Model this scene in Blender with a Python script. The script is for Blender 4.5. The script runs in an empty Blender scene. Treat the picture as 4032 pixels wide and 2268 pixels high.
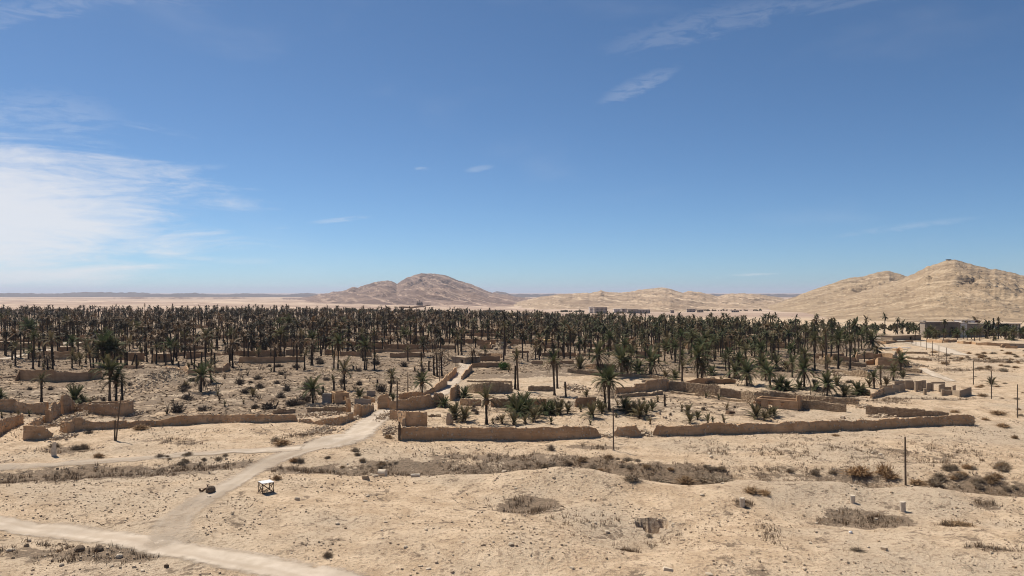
import bpy, math, random
import numpy as np
R = math.radians
random.seed(7)
rng = np.random.default_rng(11)
scene = bpy.context.scene
COL = scene.collection

# ------------------------------------------------------------------ camera
F = 3046.0            # focal length in photograph pixels (4032 wide)
HZ = 1150.0           # photograph row of the true horizon
CX = 2016.0
CAMZ = 24.0
cam_d = bpy.data.cameras.new('camera')
cam_d.sensor_width = 36.0
cam_d.lens = 36.0 * F / 4032.0
cam_d.shift_y = (HZ - 1134.0) / 4032.0
cam_d.clip_start = 0.5
cam_d.clip_end = 120000
cam = bpy.data.objects.new('camera', cam_d)
cam.location = (0, 0, CAMZ)
cam.rotation_euler = (R(90), 0, 0)
COL.objects.link(cam)
scene.camera = cam

# ------------------------------------------------------------------ sun and sky
SUN_EL = 56.0
SUN_AZ = -46.0        # degrees from +Y, negative = to the left
sd = np.array([math.sin(R(SUN_AZ)) * math.cos(R(SUN_EL)), math.cos(R(SUN_AZ)) * math.cos(R(SUN_EL)), math.sin(R(SUN_EL))])
sun_d = bpy.data.lights.new('sun', 'SUN')
sun_d.energy = 4.8
sun_d.angle = R(0.53)
sun_d.color = (1.0, 0.94, 0.84)
sun = bpy.data.objects.new('sun', sun_d)
sun.location = (-60, 60, 120)
from mathutils import Vector, Matrix, Euler
sun.rotation_euler = Vector((-sd[0], -sd[1], -sd[2])).to_track_quat('-Z', 'Y').to_euler()
COL.objects.link(sun)

world = bpy.data.worlds.new('World')
scene.world = world
world.use_nodes = True

class NT:
    """tiny helper to write node trees"""
    def __init__(self, tree):
        self.t = tree
        tree.nodes.clear()
    def n(self, kind, **kw):
        nd = self.t.nodes.new(kind)
        ins = kw.pop('ins', None)
        for k, v in kw.items():
            setattr(nd, k, v)
        if ins:
            for k, v in ins.items():
                self.set(nd.inputs[k], v)
        return nd
    def set(self, sock, v):
        if isinstance(v, bpy.types.NodeSocket):
            self.t.links.new(v, sock)
        elif isinstance(v, bpy.types.Node):
            self.t.links.new(v.outputs[0], sock)
        else:
            if sock.type == 'RGBA' and not isinstance(v, (int, float)) and len(v) == 3:
                v = (*v, 1.0)
            sock.default_value = v
    def m(self, op, a, b=0.0, c=0.0, clamp=False):
        nd = self.t.nodes.new('ShaderNodeMath')
        nd.operation = op
        nd.use_clamp = clamp
        self.set(nd.inputs[0], a); self.set(nd.inputs[1], b); self.set(nd.inputs[2], c)
        return nd.outputs[0]
    def mix(self, f, a, b, blend='MIX'):
        nd = self.t.nodes.new('ShaderNodeMix')
        nd.data_type = 'RGBA'
        nd.blend_type = blend
        self.set(nd.inputs[0], f); self.set(nd.inputs[6], a); self.set(nd.inputs[7], b)
        return nd.outputs[2]
    def ss(self, v, lo, hi):
        nd = self.t.nodes.new('ShaderNodeMapRange')
        nd.interpolation_type = 'SMOOTHSTEP'
        self.set(nd.inputs[0], v); self.set(nd.inputs[1], lo); self.set(nd.inputs[2], hi)
        nd.inputs[3].default_value = 0.0; nd.inputs[4].default_value = 1.0
        return nd.outputs[0]
    def noise(self, vec, scale, detail=4, rough=0.55, dist=0.0):
        nd = self.t.nodes.new('ShaderNodeTexNoise')
        self.set(nd.inputs['Vector'], vec)
        nd.inputs['Scale'].default_value = scale
        nd.inputs['Detail'].default_value = detail
        nd.inputs['Roughness'].default_value = rough
        nd.inputs['Distortion'].default_value = dist
        return nd.outputs[0]
    def scale(self, vec, s):
        nd = self.t.nodes.new('ShaderNodeVectorMath')
        nd.operation = 'MULTIPLY'
        self.set(nd.inputs[0], vec); nd.inputs[1].default_value = s
        return nd.outputs[0]

w = NT(world.node_tree)
sky = w.n('ShaderNodeTexSky', sky_type='NISHITA')
sky.sun_disc = False
sky.sun_elevation = R(SUN_EL)
sky.sun_rotation = R(SUN_AZ)
sky.altitude = 400
sky.air_density = 0.6
sky.dust_density = 0.4
sky.ozone_density = 5.0
tc = w.n('ShaderNodeTexCoord')
sep = w.n('ShaderNodeSeparateXYZ', ins={0: tc.outputs['Generated']})
azn = w.m('MULTIPLY', w.m('ARCTAN2', sep.outputs[0], sep.outputs[1]), 57.2958)
eln = w.m('MULTIPLY', w.m('ARCSINE', sep.outputs[2]), 57.2958)
comb = w.n('ShaderNodeCombineXYZ', ins={0: azn, 1: eln, 2: 0.0})
# long streaky cirrus fibres: stretched along a slightly rising direction
rot = w.n('ShaderNodeMapping', ins={0: comb.outputs[0]})
rot.inputs['Rotation'].default_value = (0, 0, R(-7))
rot.inputs['Scale'].default_value = (0.10, 0.62, 1)
fib = w.noise(rot.outputs[0], 1.0, 7, 0.62, 0.7)
fib2 = w.noise(w.scale(comb.outputs[0], (0.05, 0.14, 1)), 1.0, 4, 0.55, 0.3)
fine = w.noise(w.scale(comb.outputs[0], (0.35, 1.5, 1)), 1.0, 6, 0.65, 1.2)
# bank of cirrostratus low on the left
ex = w.m('DIVIDE', w.m('ADD', azn, 44.0), 21.5)
ey = w.m('DIVIDE', w.m('SUBTRACT', eln, 4.4), 6.4)
rad = w.m('SQRT', w.m('ADD', w.m('MULTIPLY', ex, ex), w.m('MULTIPLY', ey, ey)))
rad = w.m('ADD', rad, w.m('MULTIPLY', w.m('SUBTRACT', fib, 0.5), 1.6))
rad = w.m('ADD', rad, w.m('MULTIPLY', w.m('SUBTRACT', fine, 0.5), 0.45))
bank = w.m('SUBTRACT', 1.0, w.ss(rad, 0.50, 1.22))
bank = w.m('MULTIPLY', bank, 0.80)
def wisp(az, el, la, le, tilt, amt):
    dx = w.m('SUBTRACT', azn, az); dy = w.m('SUBTRACT', eln, el)
    c, s = math.cos(R(tilt)), math.sin(R(tilt))
    u = w.m('ADD', w.m('MULTIPLY', dx, c), w.m('MULTIPLY', dy, s))
    v = w.m('SUBTRACT', w.m('MULTIPLY', dy, c), w.m('MULTIPLY', dx, s))
    v = w.m('ADD', v, w.m('MULTIPLY', w.m('SUBTRACT', fine, 0.5), le * 2.2))
    u = w.m('DIVIDE', u, la); v = w.m('DIVIDE', v, le)
    r2 = w.m('ADD', w.m('MULTIPLY', u, u), w.m('MULTIPLY', v, v))
    g = w.m('SUBTRACT', 1.0, w.ss(r2, 0.0, 1.0))
    g = w.m('MULTIPLY', g, w.ss(fine, 0.32, 0.62))
    return w.m('MULTIPLY', g, amt)
tot = bank
for a in [(9.2, 14.8, 3.6, .7, 20, .13), (-12.6, 5.2, 2.6, .22, 7, .30), (-24.5, 8.2, 5.0, .30, 7, .16),
          (-6.6, 9.0, .7, .18, -4, .25), (-2.4, 9.1, 1.3, .25, 8, .16), (-34.0, 16.5, 8.0, .9, 17, .12), (-31, 11.3, 5.0, 1.6, 3, .14),
          (14.0, 18.6, 9.0, 1.2, 9, .09), (26.0, 19.4, 10.0, .7, 3, .07), (27, 4.3, 5.0, .28, 6, .12), (17.5, 1.25, 2.2, .12, 1, .35),
          (-30.0, 19.0, 11.0, 1.2, 4, .08), (-60, 14, 12, 2, 6, .3), (52, 9, 9, 1.0, 8, .2), (-19, 2.2, 2.5, .3, 2, .14)]:
    tot = w.m('ADD', tot, wisp(*a))
veil = w.m('MULTIPLY', w.ss(fib2, 0.52, 0.80), 0.10)
tot = w.m('ADD', tot, veil, clamp=True)
# cirrus lit by the sun: near-white, a touch warmer than the sky
hsv = w.n('ShaderNodeHueSaturation', ins={'Saturation': 1.0, 'Value': 1.0, 'Color': sky.outputs[0]})
blue = w.mix(1.0, hsv.outputs[0], (0.80, 0.965, 1.0, 1), 'MULTIPLY')
cl = w.mix(tot, blue, (8.3, 8.25, 8.4, 1))
bg = w.n('ShaderNodeBackground', ins={'Color': cl, 'Strength': 0.081})
out = w.n('ShaderNodeOutputWorld', ins={0: bg.outputs[0]})

vs = scene.view_settings
vs.view_transform = 'Standard'
vs.look = 'None'
vs.exposure = 0.34
vs.gamma = 1.0
vs.use_curve_mapping = False
scene.cycles.use_denoising = True
scene.cycles.denoising_prefilter = 'ACCURATE'
scene.cycles.filter_width = 1.05
scene.cycles.max_bounces = 6
scene.cycles.diffuse_bounces = 3
scene.cycles.transparent_max_bounces = 6
scene.cycles.volume_bounces = 0

# ------------------------------------------------------------------ noise and terrain function
def vnoise(x, y, seed=0):
    xi = np.floor(x).astype(np.int64); yi = np.floor(y).astype(np.int64)
    fx = x - xi; fy = y - yi
    fx = fx * fx * (3 - 2 * fx); fy = fy * fy * (3 - 2 * fy)
    def hsh(a, b):
        v = (a * 374761393 + b * 668265263 + seed * 144269501) & 0xffffffff
        v = ((v ^ (v >> 13)) * 1274126177) & 0xffffffff
        v = ((v ^ (v >> 16)) * 2246822519) & 0xffffffff
        return ((v ^ (v >> 15)) & 0xffff) / 65535.0
    a = hsh(xi, yi); b = hsh(xi + 1, yi); c = hsh(xi, yi + 1); d = hsh(xi + 1, yi + 1)
    return (a + (b - a) * fx) * (1 - fy) + (c + (d - c) * fx) * fy

def fbm(x, y, octv=4, seed=0, gain=0.5):
    s = 0; amp = 1; tot = 0
    for i in range(octv):
        s = s + amp * vnoise(x * 2 ** i, y * 2 ** i, seed + i * 17)
        tot += amp; amp *= gain
    return s / tot - 0.5

def sstep(x, lo, hi):
    t = np.clip((x - lo) / (hi - lo), 0, 1)
    return t * t * (3 - 2 * t)

def flat(px, py, z=0.0):
    y = (CAMZ - z) * F / (py - HZ)
    return ((px - CX) / F * y, y)

def seg_dist(x, y, pts, vals):
    """distance to a polyline and interpolated value along it"""
    best = np.full(np.shape(x), 1e9); val = np.zeros(np.shape(x))
    for i in range(len(pts) - 1):
        ax, ay = pts[i]; bx, by = pts[i + 1]
        dx, dy = bx - ax, by - ay
        t = np.clip(((x - ax) * dx + (y - ay) * dy) / (dx * dx + dy * dy), 0, 1)
        d = np.hypot(x - ax - t * dx, y - ay - t * dy)
        v = vals[i] + (vals[i + 1] - vals[i]) * t
        m = d < best
        best = np.where(m, d, best); val = np.where(m, v, val)
    return best, val

DITCH = [flat(*p) for p in [(-500, 1915), (0, 1885), (400, 1850), (800, 1824), (960, 1808), (1130, 1812), (1400, 1836), (1800, 1838), (2200, 1842), (2600, 1860), (3000, 1862), (3400, 1872), (4032, 1902), (4600, 1925)]]
DEPTH = [.8, .9, .9, .7, .1, .6, 1.3, 1.4, 1.9, 2.1, 1.9, 1.9, 1.9, 1.7]
BERM = [flat(p[0], p[1], p[2]) for p in [(1500, 1880, 0), (1900, 1878, .5), (2200, 1862, 1.2), (2450, 1885, 1), (2720, 1912, .8), (2860, 1900, 1), (3000, 1895, 1.1), (3300, 1890, 1.2), (3420, 1910, .9), (3700, 1915, 1), (4032, 1940, 1), (4600, 1965, .8)]]
BERMH = [0, .4, 1.3, 1.0, .6, .9, 1.2, 1.3, .8, 1.0, 1.0, .8]
BUMPS = []   # x, y, sx, sy, h
def bump(px, py, sx, sy, h):
    x, y = flat(px, py)
    BUMPS.append((x, y, sx, sy, h))
bump(615, 1492, 12, 8, 3.4); bump(2260, 1478, 18, 11, 1.9); bump(3105, 1448, 11, 8, 3.0); bump(3350, 1498, 12, 6, 1.4)
bump(2060, 2000, 4.2, 3.4, -.9); bump(3410, 2032, 7.0, 3.6, -.8); bump(2520, 2120, 5.5, 4.0, -1.0); bump(2900, 1975, 5, 4, .7)
bump(2250, 1905, 6, 5, .7); bump(1720, 1700, 0.1, .1, 0); bump(1280, 1735, 8, 4, .9); bump(1800, 2160, 12, 5, .8); bump(3720, 1975, 3, 3, .6)
bump(3000, 2200, 9, 4, .7); bump(1500, 1700, 3, 8, .4); bump(3600, 1600, 12, 6, .8); bump(3020, 2075, 2.5, 5, .5); bump(1950, 1760, 14, 2.5, .5)
PITX, PITY = flat(2562, 2072, -.5)

def height(x, y):
    x = np.asarray(x, float); y = np.asarray(y, float)
    d = np.maximum(0, y - 350)
    u = x / np.maximum(y, 60)
    s = 0.0075 + 0.0105 * sstep(u, -0.30, 0.15)
    z = -45 * np.tanh(s * d / 45)
    r = np.hypot(x, y)
    near = 1 - sstep(r, 500, 1500)
    z = z + fbm(x / 30, y / 30, 3, 1) * 1.5 * near * sstep(r, 20, 60)
    z = z + fbm(x / 7, y / 7, 3, 5) * .85 * (1 - sstep(r, 300, 700))
    z = z + fbm(x / 1.7, y / 1.7, 3, 9, .6) * .27 * (1 - sstep(r, 140, 260))
    far = sstep(r, 1200, 3000)
    z = z + fbm(x / 420, y / 420, 4, 13) * 7 * far * (1 - .6 * sstep(r, 5000, 9000))
    mask = (y > 60) & (y < 400)
    if np.any(mask):
        xm, ym = x[mask] if x.ndim else x, y[mask] if y.ndim else y
        add = np.zeros(np.shape(xm))
        dd, dv = seg_dist(xm, ym, DITCH, DEPTH)
        add = add - dv * np.exp(-(dd / 3.9) ** 2)
        dd, dv = seg_dist(xm, ym, BERM, BERMH)
        add = add + dv * np.exp(-(dd / 3.6) ** 2)
        for bx, by, sx, sy, h in BUMPS:
            add = add + h * np.exp(-((xm - bx) / sx) ** 2 - ((ym - by) / sy) ** 2)
        e = np.hypot((xm - PITX) / 2.0, (ym - PITY) / 1.15) + fbm(xm / .8, ym / .8, 3, 3) * .9
        add = add - 1.7 * (1 - sstep(e, .75, 1.0))
        if x.ndim:
            z[mask] += add
        else:
            z = z + add
    return z

def hz(x, y):
    return float(height(np.array([x]), np.array([y]))[0])

def G(px, py):
    """photograph pixel on the ground -> world point"""
    y = CAMZ * F / max(py - HZ, 8)
    for _ in range(7):
        x = (px - CX) / F * y
        y2 = (CAMZ - hz(x, y)) * F / max(py - HZ, 8)
        y = y * .35 + y2 * .65
    x = (px - CX) / F * y
    return (x, y, hz(x, y))

def T(t, zx, zy):
    """enlarged-tile coordinates -> photograph pixel (tiles 1-4 upper row, 5-8 lower row, 0 = already pixels)"""
    if t == 0: return (zx, zy)
    if t <= 4: return ((t - 1) * 1008 + zx / 2.5417, 1150 + zy / 2.5417)
    return ((t - 5) * 1008 + zx / 2.5506, 1700 + zy / 2.5506)
def TG(t, zx, zy):
    return G(*T(t, zx, zy))

# ------------------------------------------------------------------ mesh helpers
def mesh_np(name, verts, faces_list, mats=(), mat_idx=None, attr=None, smooth=False):
    me = bpy.data.meshes.new(name)
    verts = np.asarray(verts, np.float32)
    me.vertices.add(len(verts))
    me.vertices.foreach_set('co', verts.ravel())
    faces_list = [np.asarray(f, np.int32) for f in faces_list if len(f)]
    nl = sum(f.size for f in faces_list); npol = sum(len(f) for f in faces_list)
    me.loops.add(nl); me.polygons.add(npol)
    me.loops.foreach_set('vertex_index', np.concatenate([f.ravel() for f in faces_list]))
    tot = np.concatenate([np.full(len(f), f.shape[1], np.int32) for f in faces_list])
    st = np.concatenate([[0], np.cumsum(tot)[:-1]]).astype(np.int32)
    me.polygons.foreach_set('loop_start', st)
    if mat_idx is not None:
        me.polygons.foreach_set('material_index', np.asarray(mat_idx, np.int32))
    me.polygons.foreach_set('use_smooth', np.full(npol, smooth))
    for m in mats: me.materials.append(m)
    if attr:
        for k, v in attr.items():
            a = me.attributes.new(k, 'FLOAT', 'POINT')
            a.data.foreach_set('value', np.asarray(v, np.float32))
    me.update(calc_edges=True)
    me.validate()
    return me

def link(name, data, parent=None, loc=None, rot=None, scl=None, **props):
    o = bpy.data.objects.new(name, data)
    COL.objects.link(o)
    if parent is not None: o.parent = parent
    if loc is not None: o.location = loc
    if rot is not None: o.rotation_euler = rot
    if scl is not None: o.scale = scl if not isinstance(scl, (int, float)) else (scl,) * 3
    if props.get('category') and not props.get('kind'): props['kind'] = 'thing'
    for k, v in props.items():
        if v is not None: o[k] = v
    return o

def thing(name, label, category, loc, rotz=0.0, group=None):
    return link(name, None, loc=loc, rot=(0, 0, rotz), label=label, category=category, group=group, kind='thing')

class MB:
    """collects vertices and faces into one mesh"""
    def __init__(self):
        self.v = []; self.f = []; self.mi = []
    def add(self, verts, faces, mi=0):
        b = len(self.v)
        self.v += [tuple(p) for p in verts]
        self.f += [tuple(b + i for i in f) for f in faces]
        self.mi += [mi] * len(faces)
    def box(self, x0, x1, y0, y1, z0, z1, mi=0):
        self.add([(x0, y0, z0), (x1, y0, z0), (x1, y1, z0), (x0, y1, z0), (x0, y0, z1), (x1, y0, z1), (x1, y1, z1), (x0, y1, z1)],
                 [(0, 3, 2, 1), (4, 5, 6, 7), (0, 1, 5, 4), (1, 2, 6, 5), (2, 3, 7, 6), (3, 0, 4, 7)], mi)
    def tube(self, pts, rad, n=6, mi=0, cap=True):
        rings = []
        pts = [Vector(p) for p in pts]
        for i, p in enumerate(pts):
            t = (pts[min(i + 1, len(pts) - 1)] - pts[max(i - 1, 0)]).normalized()
            a = Vector((1, 0, 0)) if abs(t.x) < .8 else Vector((0, 1, 0))
            u = t.cross(a).normalized(); v = t.cross(u)
            r = rad[i] if isinstance(rad, (list, tuple)) else rad
            rings.append([p + (u * math.cos(2 * math.pi * k / n) + v * math.sin(2 * math.pi * k / n)) * r for k in range(n)])
        b = []
        vs_ = [q for ring in rings for q in ring]
        for i in range(len(rings) - 1):
            for k in range(n):
                b.append((i * n + k, (i + 1) * n + k, (i + 1) * n + (k + 1) % n, i * n + (k + 1) % n))
        if cap:
            b.append(tuple(range(n))); b.append(tuple((len(rings) - 1) * n + k for k in reversed(range(n))))
        self.add(vs_, b, mi)
    def mesh(self, name, *mats, smooth=False):
        me = bpy.data.meshes.new(name)
        me.from_pydata(self.v, [], self.f)
        for m in mats: me.materials.append(m)
        me.polygons.foreach_set('material_index', np.asarray(self.mi, np.int32))
        me.polygons.foreach_set('use_smooth', np.full(len(self.f), smooth))
        me.update()
        return me
    def obj(self, name, mats, parent=None, loc=None, rot=None, smooth=False, **props):
        if not isinstance(mats, (list, tuple)): mats = [mats]
        return link(name, self.mesh(name, *mats, smooth=smooth), parent, loc, rot, **props)

def scatter_mesh(variants, pos, scl, rz, pick, tilt=None):
    """merge many transformed copies of small meshes; variants = [(verts, faces)]; returns verts, face arrays, per-vertex random"""
    V = []; FT = []; A = []; base = 0
    rnd = rng.random(len(pos))
    for k, (bv, bf) in enumerate(variants):
        idx = np.where(pick == k)[0]
        if len(idx) == 0: continue
        bv = np.asarray(bv, float); bf = np.asarray(bf, np.int64)
        n = len(idx)
        v = np.repeat(bv[None], n, 0)
        sc = scl[idx] if scl.ndim == 2 else np.repeat(scl[idx][:, None], 3, 1)
        v = v * sc[:, None, :]
        if tilt is not None:
            ct, st_ = np.cos(tilt[idx])[:, None], np.sin(tilt[idx])[:, None]
            yy = v[:, :, 1] * ct - v[:, :, 2] * st_
            zz = v[:, :, 1] * st_ + v[:, :, 2] * ct
            v[:, :, 1] = yy; v[:, :, 2] = zz
        c, s = np.cos(rz[idx])[:, None], np.sin(rz[idx])[:, None]
        xx = v[:, :, 0] * c - v[:, :, 1] * s
        yy = v[:, :, 0] * s + v[:, :, 1] * c
        v[:, :, 0] = xx; v[:, :, 1] = yy
        v += pos[idx][:, None, :]
        f = bf[None] + (np.arange(n) * len(bv))[:, None, None] + base
        V.append(v.reshape(-1, 3)); FT.append(f.reshape(-1, bf.shape[1]))
        A.append(np.repeat(rnd[idx], len(bv)))
        base += n * len(bv)
    return np.concatenate(V), FT, np.concatenate(A)

def scatter_obj(name, variants, pos, scl, rz, pick, mat, tilt=None, **props):
    v, f, a = scatter_mesh(variants, np.asarray(pos, float), np.asarray(scl, float), np.asarray(rz, float), np.asarray(pick), tilt)
    return link(name, mesh_np(name, v, f, [mat], attr={'rnd': a}), **props)
# ------------------------------------------------------------------ materials
def new_mat(name, rough=0.9):
    m = bpy.data.materials.new(name)
    m.use_nodes = True
    t = NT(m.node_tree)
    p = t.n('ShaderNodeBsdfPrincipled')
    p.inputs['Roughness'].default_value = rough
    p.inputs['Specular IOR Level'].default_value = 0.15
    o = t.n('ShaderNodeOutputMaterial', ins={0: p.outputs[0]})
    return m, t, p

def bump_to(t, p, h, strength, dist):
    b = t.n('ShaderNodeBump', ins={'Strength': strength, 'Distance': dist, 'Height': h})
    t.set(p.inputs['Normal'], b.outputs[0])

def mat_ground():
    m, t, p = new_mat('desert_ground', 0.95)
    pos = t.n('ShaderNodeNewGeometry').outputs['Position']
    big = t.noise(pos, 0.035, 4, .6)
    mid = t.noise(pos, 0.33, 5, .62)
    fin = t.noise(pos, 2.2, 4, .65)
    grit = t.noise(pos, 9.0, 2, .6)
    c = t.mix(t.ss(mid, .34, .66), (.455, .318, .198), (.63, .468, .312))
    c = t.mix(t.m('MULTIPLY', t.ss(big, .44, .62), .75), c, (.475, .372, .265))
    c = t.mix(t.m('MULTIPLY', t.ss(fin, .52, .62), .66), c, (.245, .165, .104))
    c = t.mix(t.m('MULTIPLY', t.ss(grit, .56, .66), .50), c, (.74, .60, .44))
    c = t.mix(t.m('MULTIPLY', t.ss(grit, .60, .40), .0), c, (.2, .15, .1))
    # litter of dry plants and ash, where it lies
    lit = t.n('ShaderNodeAttribute', attribute_name='litter').outputs['Fac']
    ln = t.m('ADD', t.m('MULTIPLY', t.noise(pos, .9, 5, .74, .4), .45), t.m('MULTIPLY', t.noise(t.scale(pos, (.24, .22, .3)), 1.0, 4, .65, .6), .55))
    k = t.ss(t.m('ADD', ln, t.m('MULTIPLY', t.m('SUBTRACT', lit, .5), .40)), .475, .525)
    k = t.m('MULTIPLY', k, t.ss(lit, .03, .25))
    c = t.mix(t.m('MULTIPLY', k, .80), c, t.mix(t.ss(fin, .4, .6), (.10, .070, .047), (.225, .158, .105)))
    # far plain: broad pale and pinkish bands of salt flat
    plain = t.n('ShaderNodeAttribute', attribute_name='plain').outputs['Fac']
    pb = t.noise(t.scale(pos, (.0004, .0013, 1)), 1.0, 5, .6, .3)
    pf = t.noise(t.scale(pos, (.006, .012, 1)), 1.0, 4, .6, .3)
    pc = t.mix(t.ss(pb, .40, .60), (.30, .205, .158), (.52, .39, .285))
    pc = t.mix(t.m('MULTIPLY', t.ss(pf, .53, .66), .40), pc, (.20, .15, .11))
    c = t.mix(plain, c, pc)
    t.set(p.inputs['Base Color'], c)
    hgt = t.m('ADD', t.m('MULTIPLY', fin, .7), t.m('MULTIPLY', grit, .35))
    bump_to(t, p, hgt, 1.0, .48)
    return m

def mat_road():
    m, t, p = new_mat('packed_dust', 0.95)
    pos = t.n('ShaderNodeNewGeometry').outputs['Position']
    mid = t.noise(pos, .5, 5, .6)
    fin = t.noise(pos, 4.0, 3, .6)
    edge = t.n('ShaderNodeAttribute', attribute_name='edge').outputs['Fac']   # 0 centre, 1 border
    alng = t.n('ShaderNodeAttribute', attribute_name='rut').outputs['Fac']
    c = t.mix(t.ss(mid, .35, .65), (.44, .355, .268), (.545, .452, .355))
    c = t.mix(t.m('MULTIPLY', alng, .75), c, (.385, .30, .22))
    c = t.mix(t.m('MULTIPLY', t.ss(fin, .56, .7), .35), c, (.36, .28, .20))
    t.set(p.inputs['Base Color'], c)
    bump_to(t, p, fin, .6, .06)
    tr = t.n('ShaderNodeBsdfTransparent')
    en = t.m('ADD', edge, t.m('MULTIPLY', t.m('SUBTRACT', t.noise(pos, 1.1, 4, .65), .5), .75))
    fade = t.n('ShaderNodeAttribute', attribute_name='fade').outputs['Fac']
    f = t.ss(en, .52, 1.0)
    fn = t.m('MULTIPLY', fade, t.m('ADD', .55, t.ss(mid, .35, .65)))
    f = t.m('SUBTRACT', 1.0, t.m('MULTIPLY', t.m('SUBTRACT', 1.0, f), t.m('SUBTRACT', 1.0, t.m('MINIMUM', fn, .9))))
    mx = t.n('ShaderNodeMixShader', ins={0: f, 1: p.outputs[0], 2: tr.outputs[0]})
    o = [n for n in t.t.nodes if n.type == 'OUTPUT_MATERIAL'][0]
    t.set(o.inputs[0], mx.outputs[0])
    return m

def mat_hill(name, dark, lite, pale, strata=(0.0, 0.02, 0.06), amt=.5, sc=1.0, dscale=.004, bd=6.0):
    m, t, p = new_mat(name, 0.95)
    pos = t.n('ShaderNodeNewGeometry').outputs['Position']
    nrm = t.n('ShaderNodeNewGeometry')
    n1 = t.noise(pos, dscale * sc, 6, .62, .4)
    n2 = t.noise(pos, dscale * 9 * sc, 5, .65)
    c = t.mix(t.ss(n1, .36, .64), dark, lite)
    # outcropping beds: thin layers following a tilted plane, broken by noise
    d = t.n('ShaderNodeVectorMath', operation='DOT_PRODUCT')
    t.set(d.inputs[0], pos); d.inputs[1].default_value = strata
    ph = t.m('ADD', d.outputs['Value'], t.m('MULTIPLY', t.noise(pos, dscale * 1.6 * sc, 4, .6), 3.0))
    wv = t.noise(t.n('ShaderNodeCombineXYZ', ins={0: ph, 1: 0.0, 2: 0.0}).outputs[0], 1.0, 3, .7)
    k = t.m('MULTIPLY', t.ss(wv, .51, .57), t.ss(n2, .36, .52))
    c = t.mix(t.m('MULTIPLY', k, amt), c, pale)
    k2 = t.m('MULTIPLY', t.ss(wv, .47, .40), t.ss(n2, .42, .60))
    c = t.mix(t.m('MULTIPLY', k2, amt * .8), c, tuple(q * .55 for q in dark))
    spk = t.noise(pos, dscale * 40 * sc, 3, .6)
    c = t.mix(t.m('MULTIPLY', t.ss(spk, .57, .70), .18), c, tuple(q * .55 for q in dark))
    t.set(p.inputs['Base Color'], c)
    bump_to(t, p, t.m('ADD', t.m('MULTIPLY', n2, .55), t.m('MULTIPLY', wv, 1.6)), 1.0, bd)
    return m

def mat_mud(name, a, b, stone=(.46, .37, .27), course=1.0, rnd=.25):
    """rammed earth and mud brick"""
    m, t, p = new_mat(name, 0.95)
    pos = t.n('ShaderNodeNewGeometry').outputs['Position']
    n1 = t.noise(pos, .45, 5, .62)
    n2 = t.noise(pos, 2.6, 4, .6)
    lay = t.noise(t.scale(pos, (.35, .35, 5.0)), 1.0, 3, .6)
    c = t.mix(t.ss(n1, .34, .66), a, b)
    c = t.mix(t.m('MULTIPLY', t.ss(lay, .55, .68), .30 * course), c, tuple(q * .6 for q in a))
    c = t.mix(t.m('MULTIPLY', t.ss(n2, .62, .70), .55), c, stone)
    c = t.mix(t.m('MULTIPLY', t.ss(n2, .36, .29), .6), c, tuple(q * .45 for q in a))
    lift = t.noise(t.scale(pos, (.10, .10, 1.5)), 1.0, 2, .5)
    c = t.mix(t.m('MULTIPLY', t.ss(lift, .52, .60), .28), c, tuple(q * .70 for q in a))
    blot = t.noise(pos, 1.1, 4, .7)
    c = t.mix(t.m('MULTIPLY', t.ss(blot, .55, .66), .45), c, tuple(q * .58 for q in a))
    oi = t.n('ShaderNodeObjectInfo')
    c = t.mix(t.m('MULTIPLY', oi.outputs['Random'], rnd), c, tuple(q * .72 for q in a))
    t.set(p.inputs['Base Color'], c)
    bump_to(t, p, t.m('ADD', n2, t.m('MULTIPLY', lay, .6)), .8, .06)
    return m

def mat_simple(name, a, b, scale=2.0, rough=.9, rnd=0.0, attr=False, c2=None, bump=0.0, spec=.15):
    m, t, p = new_mat(name, rough)
    p.inputs['Specular IOR Level'].default_value = spec
    pos = t.n('ShaderNodeNewGeometry').outputs['Position']
    n1 = t.noise(pos, scale, 4, .6)
    c = t.mix(t.ss(n1, .36, .64), a, b)
    if c2 is not None:
        r = t.n('ShaderNodeAttribute', attribute_name='rnd').outputs['Fac'] if attr else t.n('ShaderNodeObjectInfo').outputs['Random']
        c = t.mix(t.m('MULTIPLY', r, rnd), c, c2)
    t.set(p.inputs['Base Color'], c)
    if bump: bump_to(t, p, n1, .7, bump)
    return m

def mat_leaf(name, a, b, c2, rnd=.8, attr=False, tr=.25):
    m, t, p = new_mat(name, .75)
    p.inputs['Specular IOR Level'].default_value = .08
    r = t.n('ShaderNodeAttribute', attribute_name='rnd').outputs['Fac'] if attr else t.n('ShaderNodeObjectInfo').outputs['Random']
    pos = t.n('ShaderNodeNewGeometry').outputs['Position']
    c = t.mix(t.ss(t.noise(pos, .9, 3, .6), .35, .65), a, b)
    c = t.mix(t.m('MULTIPLY', t.m('MULTIPLY', r, r), rnd), c, c2)
    t.set(p.inputs['Base Color'], c)
    if tr:
        tl = t.n('ShaderNodeBsdfTranslucent', ins={0: c})
        mx = t.n('ShaderNodeMixShader', ins={0: tr, 1: p.outputs[0], 2: tl.outputs[0]})
        o = [n for n in t.t.nodes if n.type == 'OUTPUT_MATERIAL'][0]
        t.set(o.inputs[0], mx.outputs[0])
    return m

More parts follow.
